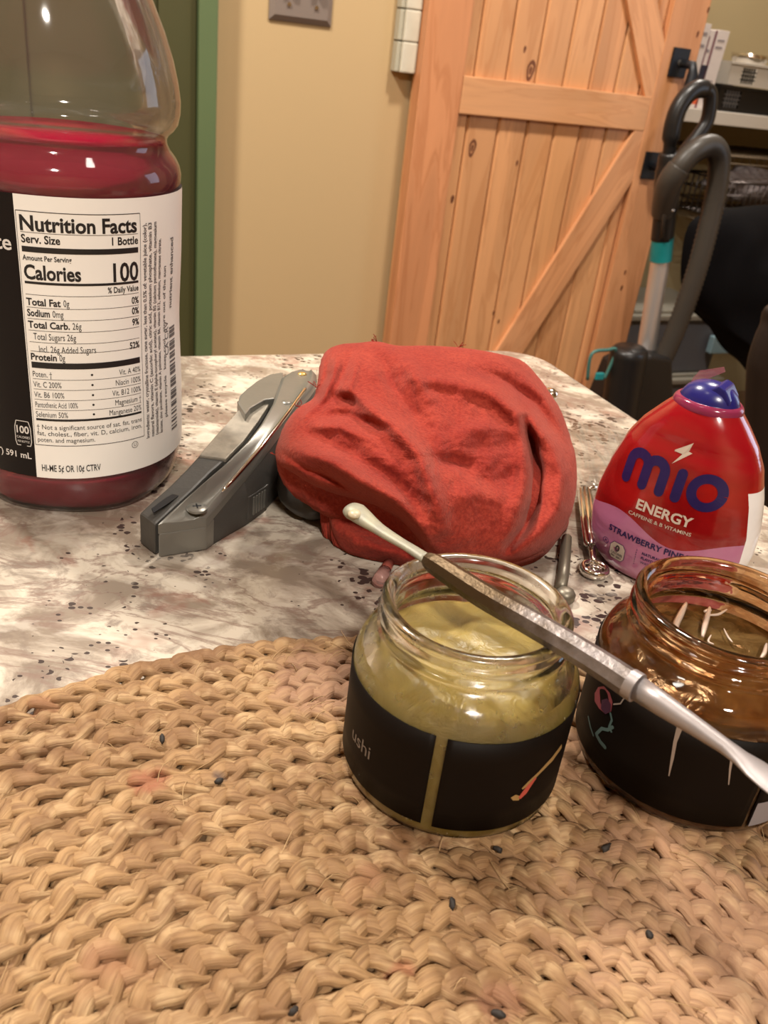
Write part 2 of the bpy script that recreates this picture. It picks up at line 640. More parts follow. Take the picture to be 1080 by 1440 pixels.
# knots in the boards
for (x, y, s_) in ((746, 99, 0.019), (738, 69, 0.006), (664, 208, 0.017), (727, 229, 0.0055), (636, 280, 0.008), (694, 440, 0.0055), (701, 452, 0.005), (981, 48, 0.006), (879, 383, 0.0055), (874, 405, 0.0065), (808, 378, 0.009), (996, 14, 0.006)):
    a, z = AB(x, y, GB)
    fb = FB if a > ir or a < il else GB
    a, z = AB(x, y, fb)
    mb = MB()
    ring = []
    for k in range(14):
        an = 2 * PI * k / 14
        ring.append((a + 0.45 * s_ * math.cos(an) * (1 + 0.15 * math.sin(3 * an)) + 0.1 * s_ * math.sin(an), z + s_ * math.sin(an)))
    if s_ > 0.008:
        inner = [(a + (p[0] - a) * 0.55, z + (p[1] - z) * 0.62) for p in ring]
        n = 14
        for q0 in (0,):
            vs = [W(p[0], fb - 0.0006, p[1]) for p in ring] + [W(p[0], fb - 0.0006, p[1]) for p in inner] + [W(p[0], fb + 0.002, p[1]) for p in ring] + [W(p[0], fb + 0.002, p[1]) for p in inner]
            fs = []
            for k in range(n):
                k2 = (k + 1) % n
                fs += [(k, k2, n + k2, n + k), (k, 2 * n + k, 2 * n + k2, k2), (n + k, n + k2, 3 * n + k2, 3 * n + k)]
            mb.add(vs, fs)
        rr = [(a + (p[0] - a) * 0.35, z + (p[1] - z) * 0.4) for p in ring]
        mb.prism(rr, lambda p, q: W(p, fb - 0.0005, q), lambda p, q: W(p, fb + 0.001, q))
    else:
        mb.prism(ring, lambda p, q: W(p, fb - 0.0006, q), lambda p, q: W(p, fb + 0.001, q))
    mb.build('knot', m_knot, door)
# black pull handle
hd = MB()
for a0, a1, z0, z1 in ((1.285, 1.327, 1.067, 1.121), (1.277, 1.318, 0.867, 0.922)):
    hd.box(a0, a1, FB - 0.006, FB - 0.0005, z0, z1)
hp = hd.build('handle', m_blackmetal, door, bevel=0.0015)
MB().tube([W(1.31, FB - 0.006, 1.094), W(1.316, FB - 0.035, 1.092), W(1.318, FB - 0.04, 1.075), W(1.308, FB - 0.042, 0.99), W(1.300, FB - 0.04, 0.91), W(1.298, FB - 0.034, 0.895), W(1.298, FB - 0.006, 0.894)],
          [0.008, 0.009, 0.011, 0.011, 0.011, 0.009, 0.008], 12).build('handle_bar', m_blackmetal, hp, smooth=True)
for a, z in ((1.306, 1.094), (1.298, 0.894)):
    MB().tube([W(a, FB - 0.0061, z), W(a, FB - 0.0095, z)], 0.006, 12).build('screw', m_steel, hp)
struct('trim_3', MB().box(0.6, 2.1, WB - 0.04, WB - 0.028, 2.15, 2.19), m_blackmetal)

# ------------------------------------------------------------------ switch plate and white strip on the wall
sw = tag(empty('switch_plate', W(0.513, WB, 1.13)), 'grey two-gang metal switch plate on the tan wall', 'switch')
pl = MB()
a0, a1, z0, z1 = 0.4555, 0.5705, 1.0775, 1.192
rim = [(a0, z0), (a1, z0), (a1, z1), (a0, z1)]
inn = [(a0 + 0.009, z0 + 0.009), (a1 - 0.009, z0 + 0.009), (a1 - 0.009, z1 - 0.009), (a0 + 0.009, z1 - 0.009)]
vs = [W(p[0], WB - 0.0005, p[1]) for p in rim] + [W(p[0], WB - 0.003, p[1]) for p in rim] + [W(p[0], WB - 0.008, p[1]) for p in inn]
fs = [(0, 1, 2, 3), (8, 9, 10, 11)]
for k in range(4):
    k2 = (k + 1) % 4
    fs += [(k, k2, 4 + k2, 4 + k), (4 + k, 4 + k2, 8 + k2, 8 + k)]
pl.add(vs, fs)
m_plate = nmat('pewter_plate', (0.25, 0.20, 0.17), 0.45, metal=0.3, bump=(300, 0.1, 0.0003))
pl.build('plate', m_plate, sw)
for a in (0.4895, 0.5395):
    MB().tube([W(a, WB - 0.0079, 1.1045), W(a, WB - 0.0105, 1.1045)], 0.0035, 12).build('screw', m_chrome, sw)
    MB().tube([W(a, WB - 0.0079, 1.165), W(a, WB - 0.0105, 1.165)], 0.0035, 12).build('screw', m_chrome, sw)
    MB().box(a - 0.005, a + 0.005, WB - 0.020, WB - 0.0079, 1.127, 1.145).build('toggle', nmat('ivory_toggle', (0.55, 0.5, 0.42), 0.4), sw, bevel=0.001)

st = tag(empty('wall_strip', W(0.725, WB, 1.1)), 'off-white segmented strip hanging on the wall beside the pine door', 'wall hanging')
m_strip = nmat('chalky_white', (0.60, 0.56, 0.45), 0.7, bump=(120, 0.3, 0.001), var=(25, 0.6, (0.50, 0.46, 0.36)))
zz = 1.0185
for k in range(5):
    h = (0.052, 0.052, 0.05, 0.052, 0.05)[k]
    MB().box(0.703, 0.7335, WB - 0.03, WB - 0.0005, zz, zz + h - 0.0012).build('segment', m_strip, st, bevel=0.0025)
    MB().box(0.6945, 0.7024, WB - 0.022, WB - 0.0005, zz + 0.0006, zz + h - 0.0018).build('side_strip', nmat('grey_white', (0.42, 0.39, 0.30), 0.7, bump=(120, 0.3, 0.001)), st, bevel=0.0015)
    zz += h

# ------------------------------------------------------------------ pantry shelf and what stands on it
SB = WB + 0.45
shf = tag(empty('pantry_shelf', W(2.0, SB + 0.2, 0.975)), 'white laminate shelf inside the pantry, right of the pine door', 'shelf')
MB().box(1.60, A1 - 0.06, SB, PBK - 0.001, 0.962, 0.997).build('shelf_board', m_shelf, shf, bevel=0.002)
MB().box(1.60, 1.618, SB, PBK - 0.001, 0.02, 0.961).build('side_panel', m_shelf, shf, bevel=0.001)
TS = 0.9975
m_box_w = nmat('white_card', (0.72, 0.66, 0.64), 0.55, var=(60, 0.25, (0.62, 0.55, 0.55)))
m_purp = nmat('plum_card', (0.22, 0.10, 0.12), 0.55, var=(60, 0.3, (0.18, 0.08, 0.1)))
m_navy = nmat('navy_card', (0.03, 0.032, 0.055), 0.5, var=(60, 0.3, (0.05, 0.05, 0.07)))
m_oran = nmat('orange_card', (0.80, 0.15, 0.06), 0.5, var=(60, 0.2, (0.7, 0.12, 0.05)))
m_greytx = nmat('grey_print', (0.28, 0.25, 0.27), 0.6)


def spine_box(a0, a1, h, lean, label, spine):
    o = empty('game_box', W((a0 + a1) / 2, SB + 0.03, TS))
    tag(o, label, 'box', 'boxes standing upright on the pantry shelf')
    fr = lambda x, y, z: W(x + lean * z, SB + 0.02 + y, TS + z)
    MB().box(a0, a1, 0, 0.14, 0.0003, h, fr).build('case', m_box_w, o, bevel=0.001)
    for (u0, u1, v0, v1, mt) in spine:
        MB().box(a0 + (a1 - a0) * u0, a0 + (a1 - a0) * u1, -0.0006, 0.0004, h * v0, h * v1, fr).build('spine_print', mt, o)
    return o


spine_box(1.762, 1.793, 0.205, 0.04, 'white upright box nearest the pine door on the shelf', [(0.2, 0.8, 0.86, 0.9, m_greytx), (0.15, 0.8, 0.72, 0.76, m_greytx), (0.2, 0.8, 0.42, 0.44, m_greytx)])
spine_box(1.795, 1.819, 0.192, 0.04, 'upright box with navy and orange lower spine, between two white boxes', [(0.7, 1.0, 0.0, 1.0, m_purp), (0, 0.15, 0.45, 0.92, m_purp), (0, 1, 0.22, 0.56, m_navy), (0, 1, 0.05, 0.215, m_oran), (0.15, 0.55, 0.72, 0.76, m_greytx)])
spine_box(1.821, 1.860, 0.195, 0.04, 'wide white upright box at the right of the three', [(0.15, 0.75, 0.86, 0.885, m_greytx), (0.1, 0.7, 0.77, 0.80, m_greytx), (0.2, 0.7, 0.35, 0.37, m_greytx), (0.2, 0.7, 0.2, 0.215, m_greytx)])


def crate(name, a0, a1, z0, z1, mat, label, cat, hole, d=0.2, parent_b=SB + 0.02):
    """open-topped basket whose front really has openings"""
    o = empty(name, W((a0 + a1) / 2, parent_b + d / 2, z0))
    tag(o, label, cat)
    th = 0.003
    mb = MB()
    mb.box(a0, a1, parent_b, parent_b + d, z0 + 0.0004, z0 + 0.004)
    mb.box(a0, a1, parent_b + d - th, parent_b + d, z0 + 0.004, z1)
    mb.box(a0, a0 + th, parent_b + th, parent_b + d - th, z0 + 0.004, z1)
    mb.box(a1 - th, a1, parent_b + th, parent_b + d - th, z0 + 0.004, z1)
    h0, h1, hz0, hz1, nx, nz = hole
    mb.box(a0, h0, parent_b, parent_b + th, z0 + 0.004, z1)
    mb.box(h1, a1, parent_b, parent_b + th, z0 + 0.004, z1)
    mb.box(h0, h1, parent_b, parent_b + th, z0 + 0.004, hz0)
    mb.box(h0, h1, parent_b, parent_b + th, hz1, z1)
    mb.build('body', mat, o)
    gr = MB()
    for i in range(1, nx):
        a = h0 + (h1 - h0) * i / nx
        gr.box(a - 0.0018, a + 0.0018, parent_b, parent_b + th, hz0, hz1)
    for i in range(1, nz):
        z = hz0 + (hz1 - hz0) * i / nz
        gr.box(h0, h1, parent_b + 0.0004, parent_b + th - 0.0004, z - 0.0018, z + 0.0018)
    go = gr.build('grille', m_blackpl if mat is not m_blackpl else nmat('grey_mesh', (0.09, 0.085, 0.085), 0.5), o)
    rm = MB().box(a0 - 0.004, a1 + 0.004, parent_b - 0.004, parent_b + th, z1 - 0.007, z1).box(a0 - 0.004, a1 + 0.004, parent_b + d - th, parent_b + d + 0.004, z1 - 0.007, z1)
    rm.build('rim', mat, o, bevel=0.001)
    return o


crate('black_basket', 1.885, 2.20, TS, 1.064, m_blackpl, 'black perforated plastic basket on the white pantry shelf', 'basket', (1.905, 1.965, 1.008, 1.052, 6, 4))
crate('white_basket', 1.905, 2.16, 1.0655, 1.124, nmat('white_plastic', (0.55, 0.51, 0.45), 0.4), 'white plastic basket with grid window, on top of the black basket', 'basket', (1.945, 2.000, 1.072, 1.112, 6, 4), 0.18)
# steel bowl lying in the white basket
bw = MB()
pc = W(2.05, SB + 0.12, 1.137)
prof = [(0.0, -0.03), (0.02, -0.029), (0.04, -0.02), (0.052, 0.0), (0.055, 0.012), (0.053, 0.012), (0.049, 0.0), (0.038, -0.018), (0.02, -0.026), (0, -0.027)]
bw.lathe(prof, pc, 40)
tag(bw.build('steel_bowl', m_chrome, smooth=True), 'shiny steel bowl lying in the white pantry basket', 'bowl')
# yellow jar lid thing and brown box behind the upright boxes
jl = empty('spice_jar', W(1.905, SB + 0.25, TS))
tag(jl, 'small dark jar with a pale lid behind the upright boxes', 'jar')
MB().lathe([(0, 0.0005), (0.022, 0.0005), (0.023, 0.01), (0.023, 0.12), (0.018, 0.128), (0, 0.128)], W(1.905, SB + 0.25, TS), 24).build('body', nmat('olive_glass', (0.14, 0.12, 0.04), 0.2), jl, smooth=True)
MB().lathe([(0, 0.1285), (0.019, 0.1285), (0.019, 0.143), (0.017, 0.146), (0, 0.146)], W(1.905, SB + 0.25, TS), 24).build('lid', nmat('pale_lid', (0.8, 0.75, 0.62), 0.3), jl, smooth=True)
bxo = MB().box(1.94, 2.12, SB + 0.235, SB + 0.315, TS + 0.0003, TS + 0.115).build('carton', nmat('brown_carton', (0.10, 0.07, 0.045), 0.7), bevel=0.001)
tag(bxo, 'low dark brown carton at the back of the pantry shelf', 'carton')

# wire basket on a lower rack
m_bronze = nmat('bronze_wire', (0.10, 0.07, 0.04), 0.45, metal=0.5)
for zl, lbx in ((0.70, 'lower bronze wire shelf carrying the dark wire basket in the pantry'), (0.885, 'upper bronze wire shelf just below the white pantry shelf')):
    wr = tag(empty('wire_shelf', W(2.2, SB + 0.1, zl)), lbx, 'shelf', 'wire shelves below the white shelf')
    mb = MB()
    for b in (SB - 0.02, PBK - 0.012):
        mb.tube([W(1.90, b, zl), W(2.75, b, zl)], 0.003, 8)
        mb.tube([W(1.90, b, zl - 0.02), W(2.75, b, zl - 0.02)], 0.003, 8)
    for k in range(30):
        a = 1.905 + k * 0.029
        mb.tube([W(a, SB - 0.02, zl + 0.003), W(a, PBK - 0.001, zl + 0.003)], 0.0014, 6)
        mb.tube([W(a, SB - 0.02, zl), W(a + 0.0145, SB - 0.02, zl - 0.02)], 0.0014, 6)
    mb.build('wires', m_bronze, wr, smooth=True)
    if zl > 0.8:
        for a in (2.13, 2.74):
            MB().tube([W(a, SB - 0.012, zl), W(a, SB + 0.01, 0.9615)], 0.006, 10).build('post', m_bronze, wr, smooth=True)

wbk_ = tag(empty('wire_basket', W(2.14, SB + 0.1, 0.71)), 'dark wire basket holding grey cloth, on the lower pantry rack', 'basket')
mb = MB()
ba0, ba1, bb0, bb1, bz0, bz1 = 1.985, 2.36, SB - 0.02, SB + 0.2, 0.707, 0.815
for z in (bz0 + 0.002, 0.742, 0.778, bz1):
    mb.tube([W(ba0, bb0, z), W(ba1, bb0, z), W(ba1, bb1, z), W(ba0, bb1, z), W(ba0, bb0, z)], 0.0022 if z < bz1 else 0.004, 6)
for k in range(18):
    a = ba0 + (ba1 - ba0) * k / 17
    mb.tube([W(a, bb0, bz0 + 0.002), W(a, bb0, bz1)], 0.0018, 6)
    mb.tube([W(a, bb1, bz0 + 0.002), W(a, bb1, bz1)], 0.0018, 6)
for k in range(1, 9):
    b = bb0 + (bb1 - bb0) * k / 9
    mb.tube([W(ba0, b, bz0 + 0.002), W(ba0, b, bz1)], 0.0018, 6)
    mb.tube([W(ba0, b, bz0 + 0.002), W(ba1, b, bz0 + 0.002)], 0.0018, 6)
mb.build('wires', nmat('dark_wire', (0.10, 0.085, 0.08), 0.3, metal=0.8), wbk_, smooth=True)


def lump(name, c, rx, ry, rz, mat, nz=0.15, sc=30, seed=0, sub=5, rot=TH, flat=None):
    bm = bmesh.new()
    bmesh.ops.create_icosphere(bm, subdivisions=sub, radius=1)
    for v in bm.verts:
        p = v.co.copy()
        k = 1 + nz * noise.fractal(p * sc * 0.1 + Vector((seed, seed * 2, 0)), 1.0, 2.0, 4)
        q = Vector((p.x * rx * k, p.y * ry * k, p.z * rz * k))
        if flat is not None and q.z < flat:
            q.z = flat
        q.rotate(Matrix.Rotation(rot, 3, 'Z'))
        v.co = q
    me = bpy.data.meshes.new(name)
    bm.to_mesh(me)
    bm.free()
    o = link(name, me, None, mat, True)
    o.location = c
    return o


gc = lump('grey_cloth', W(2.17, SB + 0.09, 0.795), 0.165, 0.085, 0.050, nmat('grey_cloth', (0.24, 0.21, 0.21), 0.9, bump=(60, 0.6, 0.004), var=(40, 0.8, (0.14, 0.11, 0.11))), 0.30, 22, 3, 4)
tag(gc, 'crumpled grey cloth bulging from the dark wire basket', 'cloth')

# storage bins at the bottom of the pantry opening
m_bin = nmat('smoky_plastic', (0.17, 0.18, 0.21), 0.3, trans=0.25, var=(9, 0.5, (0.22, 0.22, 0.24)))
m_lid = nmat('grey_lid_plastic', (0.33, 0.31, 0.26), 0.4, bump=(80, 0.1, 0.001))


def storage_bin(a0, a1, b0, b1, z0, z1, label):
    o = tag(empty('storage_bin', W((a0 + a1) / 2, (b0 + b1) / 2, z0)), label, 'storage bin', 'grey storage bins stacked under the pantry shelf')
    MB().box(a0 + 0.01, a1 - 0.01, b0 + 0.01, b1 - 0.01, z0 + 0.0005, z1 - 0.03).build('tub', m_bin, o, bevel=0.008)
    MB().box(a0, a1, b0, b1, z1 - 0.0295, z1 - 0.012).box(a0 + 0.02, a1 - 0.02, b0 + 0.02, b1 - 0.02, z1 - 0.012, z1 - 0.0005).build('lid', m_lid, o, bevel=0.004)


storage_bin(1.74, 2.16, SB - 0.05, SB + 0.3, 0.0, 0.225, 'lower grey storage bin on the pantry floor, behind the hose')
storage_bin(1.74, 2.12, SB - 0.03, SB + 0.28, 0.2255, 0.43, 'upper grey storage bin with a pale lid, behind the hose')
a, z = AB(1016, 487, SB - 0.055)
tg = MB().box(a - 0.042, a + 0.04, SB - 0.054, SB - 0.0305, z - 0.026, z + 0.03).build('blue_packet', nmat('light_blue_paper', (0.28, 0.43, 0.50), 0.6, bump=(60, 0.3, 0.003)), bevel=0.004)
tg['label'] = 'small light blue packet hanging on the front of the grey bin'
tg['category'] = 'packet'

# ------------------------------------------------------------------ pillow-like relief solids (coat, chair back)


def pillow(name, outline, plane_b, thick, mat, back=0.35, nz=0.1, sc=18, seed=1, rings=14, seg=90, power=2.4):
    """closed cushion-like body whose outline stands in a plane parallel to the back wall"""
    pts = [AB(x, y, plane_b) for x, y in outline]
    ca = sum(p[0] for p in pts) / len(pts)
    cz = sum(p[1] for p in pts) / len(pts)
    res = []
    n = len(pts)
    for i in range(seg):
        t = i / seg * n
        k = int(t)
        f = t - k
        p0, p1, p2, p3 = [np.array(pts[(k + d) % n]) for d in (-1, 0, 1, 2)]
        res.append(0.5 * (2 * p1 + (p2 - p0) * f + (2 * p0 - 5 * p1 + 4 * p2 - p3) * f * f + (3 * p1 - p0 - 3 * p2 + p3) * f ** 3))
    mb = MB()
    vs = []
    fs = []
    for side in (0, 1):
        base = len(vs)
        for r in range(rings + (1 if side == 0 else 0)):
            rho = math.sin((r if r else 0) / rings * PI / 2)
            for i in range(seg):
                a = ca + (res[i][0] - ca) * rho
                z = cz + (res[i][1] - cz) * rho
                h = thick * (max(0, 1 - rho ** power)) ** 0.5
                h *= 1 + nz * 4 * noise.noise(Vector((a * sc, z * sc, seed)))
                b = plane_b - h if side == 0 else plane_b + h * back
                vs.append(W(a, b, max(z, 0.004)))
        rows = rings + 1 if side == 0 else rings
        for r in range(rows - 1):
            for i in range(seg):
                i2 = (i + 1) % seg
                fs.append((base + r * seg + i, base + r * seg + i2, base + (r + 1) * seg + i2, base + (r + 1) * seg + i))
        if side == 1:
            for i in range(seg):
                i2 = (i + 1) % seg
                fs.append((base + (rows - 1) * seg + i, base + (rows - 1) * seg + i2, rings * seg + i2, rings * seg + i))
    mb.add(vs, fs)
    o = mb.build(name, mat, smooth=True)
    bm = bmesh.new()
    bm.from_mesh(o.data)
    bmesh.ops.remove_doubles(bm, verts=bm.verts, dist=1e-6)
    bmesh.ops.recalc_face_normals(bm, faces=bm.faces)
    bm.to_mesh(o.data)
    bm.free()
    return o


m_coat = nmat('black_fabric', (0.0035, 0.003, 0.0035), 0.95, bump=(300, 0.4, 0.001), spec=0.15)
ct = pillow('fabric_bag', [(968, 318), (1000, 296), (1040, 291), (1080, 288), (1120, 292), (1165, 330), (1180, 480), (1180, 700), (1175, 860), (1130, 870), (1095, 760), (1085, 640), (1070, 555), (1048, 516), (1020, 492), (1003, 465), (985, 440), (965, 425), (958, 380)], 1.60, 0.12, m_coat, 0.35, 0.12, 9)
tag(ct, 'large black fabric bag standing right of the vacuum hose', 'bag')
m_chair = nmat('dark_brown_leather', (0.022, 0.013, 0.009), 0.6, bump=(120, 0.35, 0.001), spec=0.3)
chr_ = tag(empty('dining_chair', W(1.35, 0.9, 0)), 'dark brown leather chair beyond the counter corner, right of the red squeeze bottle', 'chair')
cb = pillow('backrest', [(1092, 425), (1072, 455), (1056, 500), (1052, 540), (1050, 600), (1050, 700), (1060, 800), (1090, 930), (1250, 960), (1330, 900), (1340, 640), (1300, 470), (1200, 420)], 0.62, 0.03, m_chair, 1.0, 0.04, 9)
cb.parent = chr_
cb.matrix_parent_inverse = world_of(chr_).inverted()
cva = [v.co for v in cb.data.vertices]
ca_ = [float(np.array(v) @ DA) for v in cva]
lo_a, hi_a = min(ca_), max(ca_)
ba_z = min(v.z for v in cva)
MB().box(lo_a + 0.02, hi_a - 0.02, 0.66, 1.08, 0.43, 0.50).build('seat', m_chair, chr_, bevel=0.015)
for aa in (lo_a + 0.04, hi_a - 0.04):
    MB().tube([W(aa, 0.63, 0.001), W(aa, 0.635, 0.45), W(aa + 0.0, 0.625, ba_z + 0.06)], [0.014, 0.016, 0.014], 8).build('leg', m_chair, chr_)
    MB().tube([W(aa, 1.05, 0.001), W(aa, 1.05, 0.429)], [0.012, 0.018], 8).build('leg', m_chair, chr_)

# ------------------------------------------------------------------ vacuum cleaner
VB = WB - 0.235
vc = tag(empty('vacuum_cleaner', W(1.2, VB, 0)), 'black and teal upright vacuum cleaner in front of the pine door', 'vacuum cleaner')


def VP(pts, b=VB):
    out = []
    for q in pts:
        out.append(PB(q[0], q[1], b + (q[2] if len(q) > 2 else 0)))
    return out


def smooth_path(pts, n=6):
    pts = [np.array(p, float) for p in pts]
    out = []
    m = len(pts)
    for i in range(m - 1):
        p0 = pts[max(i - 1, 0)]
        p1, p2 = pts[i], pts[i + 1]
        p3 = pts[min(i + 2, m - 1)]
        for k in range(n):
            f = k / n
            out.append(0.5 * (2 * p1 + (p2 - p0) * f + (2 * p0 - 5 * p1 + 4 * p2 - p3) * f * f + (3 * p1 - p0 - 3 * p2 + p3) * f ** 3))
    out.append(pts[-1])
    return out


mb = MB()
loop = smooth_path(VP([(940, 232), (943, 195), (950, 162), (963, 138), (978, 126), (992, 126), (999, 134), (995, 168), (982, 190), (964, 212), (950, 236)]), 6)
mb.tube(loop, [0.0125] * 6 + [0.0165] * 24 + [0.0135] * (len(loop) - 30), 14)
mb.build('handle_grip', m_blackpl, vc, smooth=True)
neck = smooth_path(VP([(944, 215), (941, 240), (938, 265), (935, 300), (931, 337)]), 5)
mb = MB().tube(neck, [0.022, 0.023, 0.024, 0.024, 0.024] + [0.026] * 5 + [0.0255] * 5 + [0.0225] * (len(neck) - 15), 18)
mb.build('handle_neck', m_blackpl, vc, smooth=True)
mb = MB().tube(VP([(932, 334), (929, 366)]), 0.0222, 24)
mb.build('teal_collar', m_teal, vc, auto=0.7)
MB().tube(VP([(929, 365), (908, 495)]), 0.0195, 28).build('wand', m_alu, vc, auto=0.7)
MB().tube(VP([(937, 262, -0.024), (931, 335, -0.02)]), 0.004, 8).build('trim_line', m_greypl, vc, smooth=True)
MB().lathe([(0, 0), (0.004, 0.0), (0.005, 0.003), (0, 0.006)], VP([(945, 297, -0.028)])[0], 12).build('button', m_alu, vc, smooth=True)
# hose with ribs
hp_ = smooth_path(VP([(930, 330, 0.01), (932, 300, 0.0), (940, 262, -0.03), (955, 236, -0.045), (975, 214, -0.05), (996, 205, -0.05), (1009, 214, -0.05), (1011, 240, -0.05), (1003, 290, -0.05), (980, 380, -0.05), (950, 465, -0.04), (920, 530, -0.03), (893, 580, -0.02), (870, 640, 0), (850, 720, 0)]), 26)
rad = []
for i in range(len(hp_)):
    rad.append(0.0205 + (0.0009 if i % 2 else -0.0009))
mb = MB().tube(hp_[52:], rad[52:], 18)
mb.build('hose', m_greypl, vc, smooth=True)
mb = MB().tube(hp_[26:80], [0.0225 + 0.002 * math.sin(i / 54 * PI) for i in range(54)], 16)
mb.build('hose_cuff', m_greypl, vc, smooth=True)
# motor body with teal fittings
body = VP([(846, 500), (862, 492), (890, 486), (918, 490), (920, 540), (905, 600), (880, 700), (820, 700), (822, 560)])
fwd = -DB * 0.07
vs = [p for p in body] + [p + fwd for p in body]
n = len(body)
MB().add(vs, [tuple(range(n))[::-1], tuple(range(n, 2 * n))] + [(i, (i + 1) % n, n + (i + 1) % n, n + i) for i in range(n)]).build('motor_body', m_blackpl, vc, bevel=0.008, bseg=3)
canister = smooth_path(VP([(886, 488, -0.10), (880, 520, -0.10), (872, 570, -0.10), (862, 640, -0.10)]), 4)
MB().tube(canister, [0.030] + [0.038] * (len(canister) - 1), 20).build('dust_cup', m_blackpl, vc, smooth=True)
for nm, path, rd in (('teal_frame', [(826, 534), (832, 498), (855, 492), (866, 492), (858, 515), (850, 532)], 0.0035),):
    MB().tube(smooth_path(VP([(*q, -0.10) for q in path]), 5), rd, 8).build(nm, nmat('dull_teal', (0.05, 0.15, 0.13), 0.4), vc, smooth=True)
q0, q1 = VP([(838, 524, -0.108), (851, 533, -0.108)])
a_, z_ = float(q0 @ DA), float(q0[2])
MB().box(a_, a_ + 0.018, VB - 0.114, VB - 0.106, z_ - 0.014, z_).build('teal_latch', m_teal, vc, bevel=0.002)
a_, z_ = AB(870, 560, VB)
MB().box(a_ - 0.10, a_ + 0.09, VB - 0.20, VB + 0.06, 0.02, 0.12).build('floor_head', m_blackpl, vc, bevel=0.02, bseg=3)
MB().tube([W(a_, VB - 0.05, 0.1), W(a_, VB - 0.05, z_ - 0.05)], 0.05, 20).build('lower_body', m_blackpl, vc, smooth=True)
for s_ in (-0.08, 0.07):
    MB().tube([W(a_ + s_ - 0.01, VB + 0.03, 0.03), W(a_ + s_ + 0.01, VB + 0.03, 0.03)], 0.03, 20).build('wheel', m_blackpl, vc)

# ------------------------------------------------------------------ counter
PC = PZ(775, 489, T)
ca0 = float(PC @ DA) + 0.012
cb1 = float(PC @ DB) + 0.004
qa = PZ(895, 580, T)
ca1 = float(qa @ DA)
rc = 0.03
out = []
amin, bmin = -1.25, -0.42
for k in range(9):
    an = k / 8 * PI / 2
    out.append((ca1 - rc + rc * math.sin(an), cb1 - rc + rc * math.cos(an)))
out += [(ca1, bmin), (amin, bmin), (amin, cb1)]
THK = 0.032
prof = [(0.004, 0.0)] + [(0.004 - 0.0 - 0.012 * (1 - math.cos(t)), -0.0) for t in ()] + []
bmc = bmesh.new()
vtop = [bmc.verts.new(tuple(W(a, b, T))) for a, b in out]
ftop = bmc.faces.new(vtop)
ret = bmesh.ops.extrude_face_region(bmc, geom=[ftop])
for v in ret['geom']:
    if isinstance(v, bmesh.types.BMVert):
        v.co.z -= THK
bmesh.ops.recalc_face_normals(bmc, faces=bmc.faces)
top_edges = [e for e in bmc.edges if all(abs(v.co.z - T) < 1e-6 for v in e.verts)]
bmesh.ops.bevel(bmc, geom=top_edges, offset=0.009, segments=5, affect='EDGES', profile=0.5)
bot_edges = [e for e in bmc.edges if all(abs(v.co.z - (T - THK)) < 1e-6 for v in e.verts)]
bmesh.ops.bevel(bmc, geom=bot_edges, offset=0.009, segments=4, affect='EDGES', profile=0.5)
me = bpy.data.meshes.new('countertop')
bmc.to_mesh(me)
bmc.free()
ctop = link('countertop', me, None, m_granite)
tag(ctop, 'cream and brown speckled granite countertop with rounded corner', 'countertop')
isl = struct('island_base', MB().box(amin + 0.05, ca1 - 0.05, bmin + 0.05, cb1 - 0.05, 0.0005, T - THK - 0.0005), m_dgreen)

# ------------------------------------------------------------------ braided jute mat
MC = np.array([0.030, 0.044])
MR = 0.153
mat_root = tag(empty('jute_mat', (MC[0], MC[1], T)), 'round braided natural jute mat under the two glass jars', 'placemat')
PITCHR = 0.0064
NS = 18     # samples per plait period


